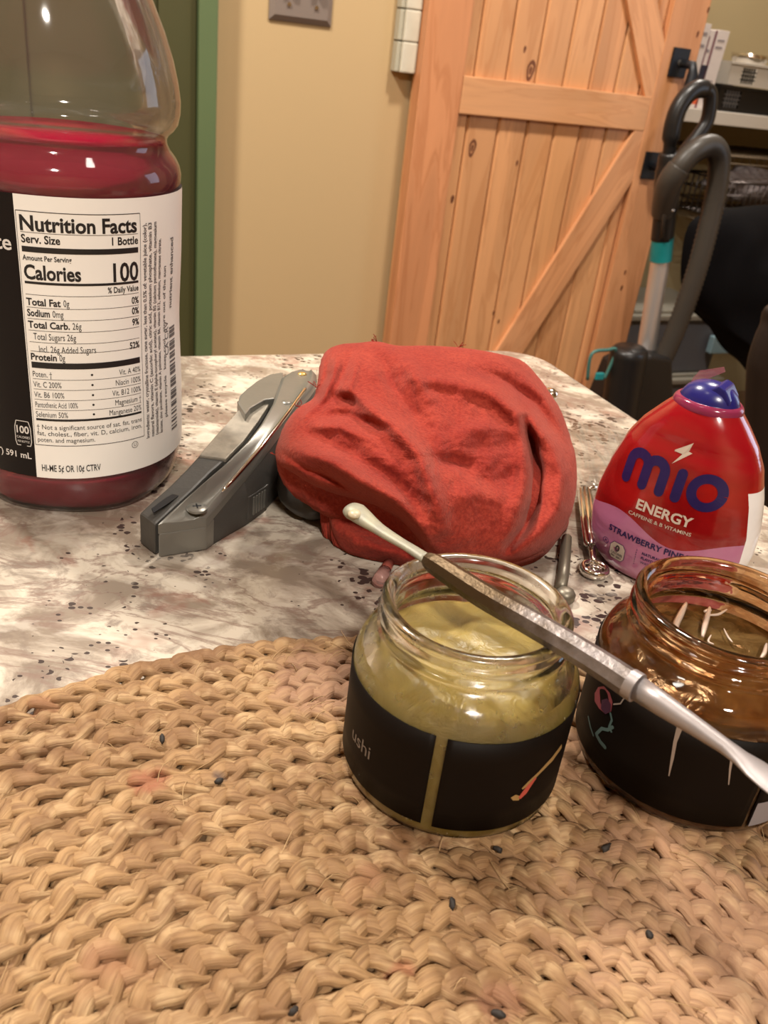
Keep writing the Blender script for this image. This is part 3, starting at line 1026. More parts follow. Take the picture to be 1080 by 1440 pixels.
def braid_ring(R, k):
    per = 2 * PI * R / 0.0158
    per = max(3, round(per))
    n = per * NS
    s = np.arange(n) / n
    V = []
    UVs = []
    F = []
    sides = 8
    for i in range(3):
        ph = 2 * PI * per * s + 2 * PI * i / 3 + k * 1.3
        rs = np.interp(s * per * 2, np.arange(per * 2 + 1), np.r_[rng.uniform(0.78, 1.30, per * 2), [1.0]])
        jit = np.interp(s * per * 3, np.arange(per * 3 + 1), np.r_[rng.uniform(-0.0007, 0.0007, per * 3), [0]])
        jz = np.interp(s * per * 3, np.arange(per * 3 + 1), np.r_[rng.uniform(-0.0006, 0.0006, per * 3), [0]])
        off = 0.0019 * np.sin(ph) + jit
        zz = 0.0048 + 0.00100 * np.cos(2 * ph + 0.4) + jz
        th = 2 * PI * s
        Rr = R + off + 0.0011 * np.sin(3 * th + 0.6 + R * 9) * (R / MR) + 0.0007 * np.sin(7 * th + R * 25) * (R / MR)
        c = np.stack([Rr * np.cos(th), Rr * np.sin(th), zz], 1)
        t = np.roll(c, -1, 0) - np.roll(c, 1, 0)
        t /= np.linalg.norm(t, axis=1)[:, None]
        up = np.array([0, 0, 1.0])
        side = np.cross(t, up)
        side /= np.linalg.norm(side, axis=1)[:, None]
        nn = np.cross(side, t)
        tw = np.sin(ph) * 0.65
        s2 = side * np.cos(tw)[:, None] + nn * np.sin(tw)[:, None]
        n2 = -side * np.sin(tw)[:, None] + nn * np.cos(tw)[:, None]
        base = i * n * sides
        ang = 2 * PI * np.arange(sides) / sides
        ring = (c[:, None, :] + (0.00205 * rs)[:, None, None] * np.cos(ang)[None, :, None] * s2[:, None, :]
                + (0.00125 * rs)[:, None, None] * np.sin(ang)[None, :, None] * n2[:, None, :])
        V.append(ring.reshape(-1, 3))
        a = np.arange(n)[:, None] * sides
        b = ((np.arange(n) + 1) % n)[:, None] * sides
        kk = np.arange(sides)[None, :]
        k2 = (kk + 1) % sides
        F.append(np.stack([a + kk, a + k2, b + k2, b + kk], -1).reshape(-1, 4) + base)
        L = 2 * PI * R
        u0 = (s * L + k * 1.7 + i * 3.1)[:, None] + 0 * kk
        u1 = u0 + L / n
        v0 = kk / sides * 1.0 + 0 * u0
        v1 = (kk + 1) / sides + 0 * u0
        UVs.append(np.stack([np.stack([u0, v0], -1), np.stack([u0, v1], -1), np.stack([u1, v1], -1), np.stack([u1, v0], -1)], 2).reshape(-1, 2))
    V = np.concatenate(V)
    V[:, 2] = np.maximum(V[:, 2], 0.0003)
    F = np.concatenate(F)
    UVs = np.concatenate(UVs)
    me = bpy.data.meshes.new('braid')
    me.vertices.add(len(V))
    me.vertices.foreach_set('co', V.astype(np.float32).ravel())
    me.loops.add(F.size)
    me.loops.foreach_set('vertex_index', F.astype(np.int32).ravel())
    me.polygons.add(len(F))
    me.polygons.foreach_set('loop_start', np.arange(0, F.size, 4, dtype=np.int32))
    me.polygons.foreach_set('use_smooth', np.ones(len(F), bool))
    uvl = me.uv_layers.new(name='uv')
    uvl.data.foreach_set('uv', UVs.astype(np.float32).ravel())
    me.update(calc_edges=True)
    me.materials.append(m_jute)
    o = bpy.data.objects.new('braid', me)
    COL.objects.link(o)
    o.parent = mat_root
    return o


bkm = MB().lathe([(0, 0.0004), (MR - 0.004, 0.0004), (MR - 0.0028, 0.0018), (MR - 0.004, 0.0036), (0, 0.0036)], (MC[0], MC[1], T), 96)
bkm.build('backing', nmat('dark_jute', (0.20, 0.115, 0.055), 0.85, bump=(500, 0.5, 0.001)), mat_root, smooth=True)
k = 0
R = MR - 0.0045
while R > 0.012:
    braid_ring(R, k)
    R -= PITCHR
    k += 1
# loose fibres standing out of the weave
mb = MB()
for i in range(260):
    an = random.uniform(0, 2 * PI)
    rr = MR * math.sqrt(random.uniform(0.02, 1.0))
    p = np.array([MC[0] + rr * math.cos(an), MC[1] + rr * math.sin(an), T + 0.0066])
    dirn = an + PI / 2 + random.uniform(-1.1, 1.1)
    L = random.uniform(0.003, 0.009)
    cu = random.uniform(-0.6, 0.6)
    pts = []
    for q in range(5):
        f = q / 4
        pts.append(p + np.array([math.cos(dirn + cu * f), math.sin(dirn + cu * f), 0]) * L * f + np.array([0, 0, 0.0013 * math.sin(PI * f)]))
    mb.tube(pts, 0.00009, 3, cap=False)
fo = mb.build('loose_fibres', nmat('pale_fibre', (0.42, 0.28, 0.14), 0.7), mat_root, fix=False)
fo['kind'] = 'stuff'
ZM = T + 0.0072

# crumbs on the mat
m_crumb = nmat('charred_crumb', (0.02, 0.015, 0.012), 0.7, bump=(900, 0.5, 0.0003))
where = {(308, 1100): 'dark round crumb beside the reddish stain on the mat', (636, 1272): 'long black crumb on the mat in front of the pale wax jar', (700, 1196): 'black crumb at the foot of the pale wax jar',
         (852, 1194): 'dark green crumb between and in front of the jars', (912, 1316): 'black crumb right of centre on the mat', (700, 1428): 'dark crumb at the bottom edge of the photo',
         (412, 1424): 'dark crumb near the bottom left of the mat', (228, 1040): 'thin dark crumb on the mat near the braided edge'}
for i, ((x, y), lb) in enumerate(where.items()):
    P = PZ(x, y, T + 0.0072)
    o = lump('crumb', tuple(P + np.array([0, 0, 0.0004])), 0.0014 if i % 2 else 0.0010, 0.0006, 0.0007, m_crumb, 0.5, 20, i, 2, rot=i * 1.1 + 0.5)
    tag(o, lb, 'crumb', 'dark crumbs scattered on the mat')

# ------------------------------------------------------------------ text helper


def text2d(body, height, bold=0.0, xs=1.0, align='LEFT', shear=0.0, space=1.0, width=None):
    cu = bpy.data.curves.new('t', 'FONT')
    cu.body = body
    cu.size = 1.0
    cu.offset = bold
    cu.shear = shear
    cu.space_character = space
    cu.resolution_u = 3
    cu.fill_mode = 'FRONT'
    o = bpy.data.objects.new('t', cu)
    me = bpy.data.meshes.new_from_object(o)
    n = len(me.vertices)
    co = np.zeros(n * 3)
    me.vertices.foreach_get('co', co)
    co = co.reshape(-1, 3)[:, :2]
    fs = [tuple(p.vertices) for p in me.polygons]
    bpy.data.objects.remove(o)
    bpy.data.curves.remove(cu)
    bpy.data.meshes.remove(me)
    if n == 0:
        return co, fs
    co = co * height / 0.70            # capital height in Bfont is about 0.7
    co[:, 0] *= xs
    w0, w1 = co[:, 0].min(), co[:, 0].max()
    if width:
        co[:, 0] = (co[:, 0] - w0) * width / (w1 - w0)
        w0, w1 = 0, width
    if align == 'RIGHT':
        co[:, 0] -= w1
    elif align == 'CENTER':
        co[:, 0] -= (w0 + w1) / 2
    return co, fs


class Print:
    """collects flat print (text, bars) in label coordinates and maps it on the label"""

    def __init__(s, fn):
        s.fn = fn
        s.mb = MB()

    def text(s, x, y, body, h, rot=0.0, **kw):
        co, fs = text2d(body, h, **kw)
        c, sn = math.cos(rot), math.sin(rot)
        s.mb.add([s.fn(x + c * p[0] - sn * p[1], y + sn * p[0] + c * p[1]) for p in co], fs)
        return s

    def rect(s, x0, x1, y0, y1, n=10, m=1):
        vs = []
        for j in range(m + 1):
            for i in range(n + 1):
                vs.append(s.fn(x0 + (x1 - x0) * i / n, y0 + (y1 - y0) * j / m))
        fs = [(j * (n + 1) + i, j * (n + 1) + i + 1, (j + 1) * (n + 1) + i + 1, (j + 1) * (n + 1) + i) for i in range(n) for j in range(m)]
        s.mb.add(vs, fs)
        return s

    def poly(s, pts):
        s.mb.add([s.fn(*p) for p in pts], [tuple(range(len(pts)))])
        return s

    def stroke(s, pts, ws, rounded=True):
        """flat ribbon with round ends"""
        pts = [np.array(p, float) for p in pts]
        n = len(pts)
        ws = ws if hasattr(ws, '__len__') else [ws] * n
        L, Rr = [], []
        for i in range(n):
            t = pts[min(i + 1, n - 1)] - pts[max(i - 1, 0)]
            t /= np.linalg.norm(t) + 1e-12
            nn = np.array([-t[1], t[0]]) * ws[i] / 2
            L.append(pts[i] + nn)
            Rr.append(pts[i] - nn)
        for i in range(n - 1):
            s.poly([L[i], Rr[i], Rr[i + 1], L[i + 1]])
        if rounded:
            for e, w in ((0, ws[0]), (n - 1, ws[-1])):
                s.poly([pts[e] + np.array([math.cos(a), math.sin(a)]) * w / 2 for a in np.arange(12) / 12 * 2 * PI])
        return s

    def build(s, name, mat, parent):
        return s.mb.build(name, mat, parent, fix=False)


m_ink = nmat('black_ink', (0.012, 0.011, 0.012), 0.45)
m_greyink = nmat('grey_ink', (0.10, 0.095, 0.10), 0.5)

# ------------------------------------------------------------------ plastic drink bottle
BC = np.array([-0.1104, 0.2769, T])
BR = 0.0355
bot = tag(empty('drink_bottle', tuple(BC)), 'large clear plastic bottle of magenta drink with a nutrition label', 'bottle')
m_pet, g = newmat('clear_pet', 0.03)
# thin clear plastic wall: mostly see-through, mirror-like at grazing angles
nt = m_pet.node_tree
tr = nt.nodes.new('ShaderNodeBsdfTransparent')
tr.inputs[0].default_value = (0.93, 0.92, 0.93, 1)
gl = nt.nodes.new('ShaderNodeBsdfGlossy')
gl.inputs['Roughness'].default_value = 0.06
fr_ = nt.nodes.new('ShaderNodeFresnel')
fr_.inputs['IOR'].default_value = 1.45
mxs = nt.nodes.new('ShaderNodeMixShader')
hz_ = nt.nodes.new('ShaderNodeBsdfDiffuse')
hz_.inputs[0].default_value = (0.62, 0.58, 0.54, 1)
mh = nt.nodes.new('ShaderNodeMixShader')
mh.inputs[0].default_value = 0.045
nt.links.new(tr.outputs[0], mh.inputs[1])
nt.links.new(hz_.outputs[0], mh.inputs[2])
ad = g.math('MULTIPLY', fr_.outputs[0], 0.75)
ad = g.math('ADD', ad, 0.015)
nt.links.new(ad, mxs.inputs[0])
nt.links.new(mh.outputs[0], mxs.inputs[1])
nt.links.new(gl.outputs[0], mxs.inputs[2])
nt.links.new(mxs.outputs[0], nt.nodes['Material Output'].inputs[0])
wv = g.noise(g.mapping(g.tc.outputs['Object'], (1, 1, 0.5)), 60, 3)
nrm = g.bump(wv, 0.12, 0.002)
nt.links.new(nrm, gl.inputs['Normal'])


def petals(a, z, r):
    if z > 0.016 or r < 0.012:
        return 0
    k = (1 - z / 0.016)
    return -0.0014 * k * (0.5 + 0.5 * math.cos(5 * a + 0.8))


def rings_fn(a, z, r):
    d = petals(a, z, r)
    return d


bprof = [(0.0, 0.0045), (0.010, 0.0035), (0.020, 0.0012), (0.0295, 0.0002), (0.0314, 0.0008), (0.0330, 0.0030), (0.0342, 0.0065), (0.0348, 0.0105), (0.0354, 0.0140), (0.0350, 0.0155),
         (0.0345, 0.0165), (0.0345, 0.0995), (0.0350, 0.1008), (0.0354, 0.1025), (0.0355, 0.1045), (0.0350, 0.1068), (0.0338, 0.1090), (0.0322, 0.1110), (0.0313, 0.1128), (0.0312, 0.1142), (0.0320, 0.1156), (0.0334, 0.1168),
         (0.0346, 0.1185), (0.0353, 0.1215), (0.0354, 0.1250), (0.0347, 0.1300), (0.0333, 0.1360), (0.0310, 0.1430), (0.0280, 0.1500), (0.0245, 0.1570), (0.0205, 0.1640), (0.0165, 0.1715), (0.0138, 0.1775), (0.0128, 0.182),
         (0.0128, 0.186), (0.0165, 0.1865), (0.0165, 0.1885), (0.0128, 0.189), (0.0128, 0.204), (0.0110, 0.204)]
MB().lathe(bprof, BC, 96, rings_fn).build('bottle_wall', m_pet, bot, smooth=True, fix=False)
LQ = 0.1135
lprof = [(0, 0.0062), (0.010, 0.0052), (0.020, 0.003), (0.0285, 0.0012), (0.0305, 0.0018), (0.0321, 0.0038), (0.0333, 0.0073), (0.0337, 0.0120), (0.0339, 0.0155), (0.0338, 0.0995), (0.0344, 0.1020), (0.0347, 0.1045), (0.0342, 0.1068), (0.0330, 0.1088), (0.0314, 0.1108), (0.0306, 0.1126), (0.0306, LQ), (0.0303, LQ + 0.0003), (0.0, LQ)]
m_liq, g = newmat('magenta_drink', 0.0)
nt = m_liq.node_tree
tr = nt.nodes.new('ShaderNodeBsdfTransparent')
tr.inputs[0].default_value = (0.98, 0.80, 0.86, 1)
gl = nt.nodes.new('ShaderNodeBsdfGlossy')
gl.inputs['Roughness'].default_value = 0.03
fr_ = nt.nodes.new('ShaderNodeFresnel')
fr_.inputs['IOR'].default_value = 1.12
mxs = nt.nodes.new('ShaderNodeMixShader')
cloud = nt.nodes.new('ShaderNodeBsdfDiffuse')
cloud.inputs[0].default_value = (0.42, 0.0, 0.035, 1)
mx0 = nt.nodes.new('ShaderNodeMixShader')
mx0.inputs[0].default_value = 0.6
nt.links.new(tr.outputs[0], mx0.inputs[1])
nt.links.new(cloud.outputs[0], mx0.inputs[2])
nt.links.new(fr_.outputs[0], mxs.inputs[0])
nt.links.new(mx0.outputs[0], mxs.inputs[1])
nt.links.new(gl.outputs[0], mxs.inputs[2])
nt.links.new(mxs.outputs[0], nt.nodes['Material Output'].inputs[0])
vol = g.n('VolumeAbsorption')
vol.inputs['Color'].default_value = (0.85, 0.0, 0.12, 1)
vol.inputs['Density'].default_value = 30.0
g.l(vol.outputs[0], nt.nodes['Material Output'].inputs['Volume'])
MB().lathe(lprof, BC, 96, lambda a, z, r: petals(a, z, r)).build('liquid', m_liq, bot, smooth=True)
m_cap = nmat('white_cap', (0.7, 0.7, 0.7), 0.4)
MB().lathe([(0, 0.208), (0.0145, 0.208), (0.015, 0.2065), (0.015, 0.1905), (0.0145, 0.1895), (0.0131, 0.1895), (0.0131, 0.2055), (0, 0.2055)], BC, 48, lambda a, z, r: 0.0003 * math.cos(30 * a) if r > 0.0146 else 0).build('cap', m_cap, bot)

LZ0, LZ1 = 0.0155, 0.1010


def ray_cyl(x, y, c, r):
    """angle and height where the view line through a photo point meets an upright cylinder"""
    v = ray(x, y)
    o = EYE - c
    A = v[0] ** 2 + v[1] ** 2
    B = 2 * (v[0] * o[0] + v[1] * o[1])
    Cc = o[0] ** 2 + o[1] ** 2 - r * r
    D = max(B * B - 4 * A * Cc, 0)
    t = (-B - math.sqrt(D)) / (2 * A)
    p = o + v * t
    return math.atan2(p[1], p[0]), p[2]


def lab_wave(a, z):
    f = (z - LZ0) / (LZ1 - LZ0)
    return 0.00022 * math.sin(a * 2.0 + 1.0) * math.sin(f * 9.0) + 0.0002 * noise.noise(Vector((a * 2.2, z * 70, 0.3))) - 0.00045 * math.sin(PI * min(1, max(0, f))) ** 2


def on_label(off):
    def fn(a, z):
        r = BR + 0.0001 + off + lab_wave(a, z)
        return (BC[0] + r * math.cos(a), BC[1] + r * math.sin(a), BC[2] + z)
    return fn


a_seam = ray_cyl(20, 300, BC, BR)[0]
a_r = ray_cyl(193, 312, BC, BR)[0]
a_l = ray_cyl(27, 308, BC, BR)[0]
m_label = nmat('label_white', (0.78, 0.77, 0.74), 0.38, bump=(40, 0.1, 0.001))
m_lblack = nmat('label_black', (0.006, 0.004, 0.004), 0.4, spec=0.25)


def label_band(a0, a1, mat, name, z0=LZ0, z1=LZ1, fn=None, n=70, m=36, parent=None):
    fn = fn or on_label(0)
    vs = [fn(a0 + (a1 - a0) * i / n, z0 + (z1 - z0) * j / m) for j in range(m + 1) for i in range(n + 1)]
    fs = [(j * (n + 1) + i, j * (n + 1) + i + 1, (j + 1) * (n + 1) + i + 1, (j + 1) * (n + 1) + i) for i in range(n) for j in range(m)]
    return MB().add(vs, fs).build(name, mat, parent, smooth=True, fix=False)


bk = lambda a, z: (BC[0] + (BR - 0.0006) * math.cos(a), BC[1] + (BR - 0.0006) * math.sin(a), BC[2] + z)
label_band(0, 2 * PI, m_label, 'label_backing', LZ0 + 0.001, LZ1 - 0.001, bk, 90, 2, bot)
lw = label_band(a_seam, a_seam + 2.5, m_label, 'nutrition_label', parent=bot)
lw['label'] = 'white nutrition facts label'
lbk = label_band(a_seam + 2.5, a_seam + 2 * PI, m_lblack, 'black_label', parent=bot)
lbk['label'] = 'black front label'
# label print; x = arc length from the left margin, y = height
xa = lambda x: a_l + x / BR
pf = on_label(0.00009)
P_ = Print(lambda x, y: pf(xa(x), y))
G_ = Print(lambda x, y: pf(xa(x), y))
Wd = (a_r - a_l) * BR


def yz(y, x=32):
    """height on the label of a line seen at photo row y at the left margin"""
    return ray_cyl(x + (y - 300) * 0.086, y, BC, BR)[1]


def row(y, h, left=None, right=None, bold=0.0, rb=None, indent=0.0, hx=0.86, rule=None, wl=None, wr=None):
    z = yz(y) - h / 2
    if left:
        P_.text(indent, z, left, h, bold=bold, xs=hx, width=wl)
    if right:
        P_.text(Wd, z, right, h, bold=bold if rb is None else rb, xs=hx, align='RIGHT', width=wr)


def rule(y, t=0.00012):
    z = yz(y)
    P_.rect(0, Wd, z - t / 2, z + t / 2, 16)


mrg = 0.0008
zt_, zb_ = yz(296), yz(626)
for (x0, x1, y0, y1) in ((-mrg - 0.00012, -mrg, zb_, zt_), (Wd + mrg, Wd + mrg + 0.00014, zb_, zt_)):
    P_.rect(x0, x1, y0, y1, 1, 30)
for z in (zt_, zb_):
    P_.rect(-mrg, Wd + mrg, z - 0.0001, z + 0.0001, 16)
row(312.5, 0.0040, 'Nutrition Facts', bold=0.028, wl=Wd * 0.99)
rule(326)
row(335, 0.0022, 'Serv. Size', '1 Bottle', bold=0.022)
P_.rect(0, Wd, yz(354), yz(346), 16)
row(362, 0.0014, 'Amount Per Serving', bold=0.02, hx=0.8)
row(382, 0.0040, 'Calories', None, bold=0.028, wl=Wd * 0.47)
P_.text(Wd, yz(388) - 0.0012, '100', 0.0053, bold=0.02, align='RIGHT', width=Wd * 0.25)
P_.rect(0, Wd, yz(399), yz(395.5), 16)
row(406, 0.0017, None, '% Daily Value', bold=0.02, hx=0.75)
rule(414)
rows = [(424, 'Total Fat', ' 0g', '0%', 0), (439.5, 'Sodium', ' 0mg', '0%', 0), (456, 'Total Carb.', ' 26g', '9%', 0), (472.5, None, 'Total Sugars 26g', None, 0.0012), (490, None, 'Incl. 26g Added Sugars', '52%', 0.0024), (501.5, 'Protein', ' 0g', None, 0)]
for y, b1, r1, rr_, ind in rows:
    if b1:
        wb_ = 0.00105 * len(b1)
        row(y, 0.0020, b1, None, bold=0.026, wl=wb_)
        P_.text(wb_ + 0.0007, yz(y) - 0.001, r1.strip(), 0.0020, xs=0.62)
    else:
        P_.text(ind, yz(y) - 0.001, r1, 0.0020, xs=0.62)
    if rr_:
        P_.text(Wd, yz(y) - 0.001, rr_, 0.0020, bold=0.024, xs=0.75, align='RIGHT')
for y in (432, 448, 464.5, 481, 494):
    rule(y)
P_.rect(0, Wd, yz(517.5), yz(509), 16)
rows = [(526, 'Poten. †', 'Vit. A 40%'), (540.5, 'Vit. C 200%', 'Niacin 100%'), (555, 'Vit. B6 100%', 'Vit. B12 100%'), (569, 'Pantothenic Acid 100%', 'Magnesium †'), (582.5, 'Selenium 50%', 'Manganese 20%')]
for y, l_, r_ in rows:
    P_.text(0, yz(y) - 0.0009, l_, 0.0018, xs=0.66 if len(l_) < 18 else 0.52)
    P_.text(Wd, yz(y) - 0.0009, r_, 0.0018, xs=0.68, align='RIGHT')
    P_.stroke([(Wd * 0.52, yz(y)), (Wd * 0.52 + 0.00001, yz(y))], 0.0007)
for y in (533, 547.5, 562, 576):
    rule(y)
P_.rect(0, Wd, yz(591.5), yz(588.5), 16)
for y, s_ in ((600, '† Not a significant source of sat. fat, trans'), (609, 'fat, cholest., fiber, vit. D, calcium, iron,'), (618, 'poten. and magnesium.')):
    P_.text(0, yz(y) - 0.0008, s_, 0.0015, width=Wd * (1.0 if len(s_) > 30 else 0.52))
P_.text(0.0006, yz(658) - 0.001, 'HI-ME 5¢ OR 10¢ CTRV', 0.0022, bold=0.015, width=Wd * 0.54)
P_.text(Wd * 0.9, yz(632) - 0.0012, 'U', 0.0011)
for k in range(20):
    a0_, a1_ = 2 * PI * k / 20, 2 * PI * (k + 1) / 20
    cx_, cz_ = Wd * 0.915, yz(632) - 0.0007
    P_.stroke([(cx_ + 0.0011 * math.cos(a0_), cz_ + 0.0011 * math.sin(a0_)), (cx_ + 0.0011 * math.cos(a1_), cz_ + 0.0011 * math.sin(a1_))], 0.00016, False)
P_.build('nutrition_text', m_ink, lw)
# columns of small print turned upright at the right
blurb = ['Ingredients: water, crystalline fructose, cane sugar, less than 0.5% of: vegetable juice (color),', 'natural flavors, vitamin C (ascorbic acid), citric acid, potassium phosphate, vitamin B3',
         '(niacinamide), vitamin E (alpha-tocopheryl acetate), vitamin B5 (calcium pantothenate), magnesium', 'lactate, zinc picolinate, vitamin A palmitate, vitamin B6, vitamin B12, selenium, manganese citrate.']
colh = (yz(632) - yz(322))
for k, s_ in enumerate(blurb):
    G_.text(Wd + 0.0031 + k * 0.0021, yz(634) + 0.0006, s_, 0.00135, rot=PI / 2, bold=0.02, width=(LZ1 - LZ0) * (0.80 if k < 3 else 0.74))
G_.text(Wd + 0.0123, 0.030, 'please recycle   keep cool   store out of the sun', 0.0014, rot=PI / 2, bold=0.02, width=0.05)
G_.text(Wd + 0.0142, 0.051, 'CA CRV', 0.0022, rot=PI / 2, bold=0.01)
G_.text(Wd + 0.0168, 0.066, 'nutrient enhanced', 0.0020, rot=PI / 2, bold=0.02, width=0.022)
for k in range(26):
    h_ = random.choice((0.0004, 0.0007, 0.0011))
    G_.rect(Wd + 0.0150, Wd + 0.0195, 0.024 + k * 0.0014, 0.024 + k * 0.0014 + h_, 6)
G_.build('small_print', m_greyink, lw)
pb2 = Print(lambda x, y: pf(a_seam + x / BR, y))
m_lwht = nmat('label_pale_ink', (0.62, 0.60, 0.58), 0.4)
pb2.text(-0.0016, yz(349) - 0.001, 'white', 0.0042, bold=0.015, align='RIGHT')
pb2.build('name_print', m_lwht, lbk)
pb2 = Print(lambda x, y: pf(a_seam + x / BR, y))
pb2.text(-0.0012, yz(645) - 0.0006, '(1.25 PT) 591 mL', 0.0020, bold=0.015, align='RIGHT')
pb2.build('volume_print', m_lwht, lbk)
pb2 = Print(lambda x, y: pf(a_seam + x / BR, y))
sh = [(-0.0055, 0.0), (-0.0012, 0.0), (-0.0008, 0.0015), (-0.0008, 0.0060), (-0.0014, 0.0082), (-0.0053, 0.0082), (-0.0059, 0.0060), (-0.0059, 0.0015)]
bz = yz(630)
for i in range(len(sh)):
    p, q = sh[i], sh[(i + 1) % len(sh)]
    pb2.stroke([(p[0], p[1] + bz), (q[0], q[1] + bz)], 0.00022, False)
pb2.text(-0.00335, bz + 0.0042, '100', 0.0024, bold=0.02, align='CENTER', width=0.0040)
pb2.text(-0.00335, bz + 0.0024, 'CALORIES', 0.0008, align='CENTER', width=0.0042)
pb2.text(-0.00335, bz + 0.0010, 'PER BOTTLE', 0.0007, align='CENTER', width=0.0038)
pb2.build('calorie_badge', m_lwht, lbk)

# ------------------------------------------------------------------ glass jars
m_jar, g = newmat('jar_glass', 0.06)
g.b.inputs['Base Color'].default_value = (0.98, 0.96, 0.86, 1)
g.b.inputs['Transmission Weight'].default_value = 1.0
g.b.inputs['IOR'].default_value = 1.47
nz = g.noise(g.tc.outputs['Object'], 220, 3, 0.6)
g.l(g.ramp(nz, 0.40, 0.66, 0.06, 0.30), g.b.inputs['Roughness'])
g.l(g.bump(g.noise(g.tc.outputs['Object'], 90, 3), 0.25, 0.001), g.b.inputs['Normal'])

m_ajar, g = newmat('amber_stained_glass', 0.05)
g.b.inputs['Transmission Weight'].default_value = 1.0
g.b.inputs['IOR'].default_value = 1.47
nz = g.noise(g.tc.outputs['Object'], 130, 4, 0.6, 0.8)
g.l(g.mix(g.ramp(nz, 0.40, 0.66), (0.88, 0.60, 0.34), (0.50, 0.19, 0.05)), g.b.inputs['Base Color'])
g.l(g.ramp(nz, 0.4, 0.7, 0.02, 0.14), g.b.inputs['Roughness'])
g.l(g.bump(g.noise(g.tc.outputs['Object'], 110, 3), 0.35, 0.001), g.b.inputs['Normal'])


def jar(name, c, k, glass, label, seed):
    """k scales the radii; returns root and the glass object"""
    o = tag(empty(name, tuple(c)), label, 'jar')
    RB, RN = 0.0240 * k, 0.0188 * k

    def thread(a, z, r):
        if r < RN - 0.0004 or z < 0.0355 or z > 0.0410:
            return 0
        d = 0
        for w in range(-1, 3):
            zc = 0.0345 + 0.0031 * (a / (2 * PI) + w)
            if 0.0358 < zc < 0.0405:
                d += 0.0014 * math.exp(-((z - zc) / 0.00055) ** 2)
        return d
    out = [(0, 0.0006), (RB * 0.85, 0.0006), (RB * 0.90, 0.0001), (RB * 0.95, 0.0003), (RB * 0.985, 0.0014), (RB, 0.0036), (RB, 0.0100), (RB, 0.0200), (RB, 0.0272), (RB * 0.985, 0.0292), (RB * 0.95, 0.0312), (RB * 0.90, 0.0327), (RN + 0.0012, 0.0338), (RN + 0.0004, 0.0345)]
    for i in range(15):
        out.append((RN, 0.0350 + i * 0.00042))
    out += [(RN + 0.0003, 0.0413), (RN + 0.0009, 0.0417), (RN + 0.0009, 0.0424), (RN + 0.0003, 0.0429), (RN - 0.0006, 0.0431), (RN - 0.0014, 0.0428), (RN - 0.0019, 0.0420), (RN - 0.0021, 0.0400), (RN - 0.0021, 0.0350), (RN - 0.0012, 0.0335)]
    RI = RB - 0.0030
    out += [(RI * 0.93, 0.0310), (RI, 0.0280), (RI, 0.0050), (RI * 0.93, 0.0032), (RI * 0.8, 0.0026), (0, 0.0025)]
    gl_ = MB().lathe(out, c, 96, thread).build('glass', glass, o, smooth=True)
    return o, gl_, RB, RI


J1 = np.array([0.0213, 0.1492, ZM])
J2 = np.array([0.0769, 0.1607, ZM])
jar1, g1, RB1, RI1 = jar('wax_jar', J1, 1.0, m_jar, 'clear glass jar of pale yellow wax under the metal tool', 1)
jar2, g2, RB2, RI2 = jar('amber_jar', J2, 1.045, m_ajar, 'amber-stained glass jar of dark oil at the right edge', 2)

# contents
m_wax, g = newmat('pale_wax', 0.35)
nz = g.noise(g.tc.outputs['Object'], 120, 5, 0.6, 1.2)
g.l(g.mix(g.ramp(nz, 0.35, 0.7), (0.23, 0.165, 0.042), (0.30, 0.225, 0.07)), g.b.inputs['Base Color'])
g.b.inputs['Subsurface Weight'].default_value = 0.3
g.b.inputs['Subsurface Radius'].default_value = (0.01, 0.008, 0.003)
g.b.inputs['Subsurface Scale'].default_value = 0.3
g.l(g.bump(nz, 0.4, 0.002), g.b.inputs['Normal'])


def content(c, RI, top, mat, name, parent, seed, amp):
    mb = MB()
    n = 48
    rows_ = []
    prof = [(RI + 0.0016, 0.0013), (RI + 0.0020, 0.0022), (RI + 0.0020, 0.0240), (RI + 0.0003, min(0.0282, top))]
    if top > 0.0282:
        prof.append((RI * 0.94, min(top - 0.0005, 0.0309)))
    for r in (0.9, 0.8, 0.68, 0.56, 0.44, 0.32, 0.2, 0.1):
        prof.append((RI * r * 0.97 if top > 0.0282 else RI * r, top))
    def fr(p):
        r = math.hypot(p[0], p[1])
        if p[2] > top - 1e-4:
            p = p + np.array([0, 0, amp * noise.fractal(Vector((p[0] * 120, p[1] * 120, seed)), 1, 2, 4)])
        return p + c
    mb.lathe([(0, 0.0013)] + prof + [(0, top)], c, n, None, fr)
    return mb.build(name, mat, parent, smooth=True)


wax = content(J1, RI1, 0.0302, m_wax, 'wax', jar1, 3.0, 0.0009)
wax['label'] = 'pale yellow wax filling'
m_oil, g = newmat('dark_oil', 0.12)
nz = g.noise(g.tc.outputs['Object'], 150, 4, 0.6, 0.8)
g.l(g.mix(g.ramp(nz, 0.38, 0.66), (0.055, 0.028, 0.008), (0.12, 0.075, 0.028)), g.b.inputs['Base Color'])
g.l(g.bump(nz, 0.3, 0.001), g.b.inputs['Normal'])
oil = content(J2, RI2, 0.0285, m_oil, 'oil', jar2, 8.0, 0.0008)
oil['label'] = 'dark brown oily filling'
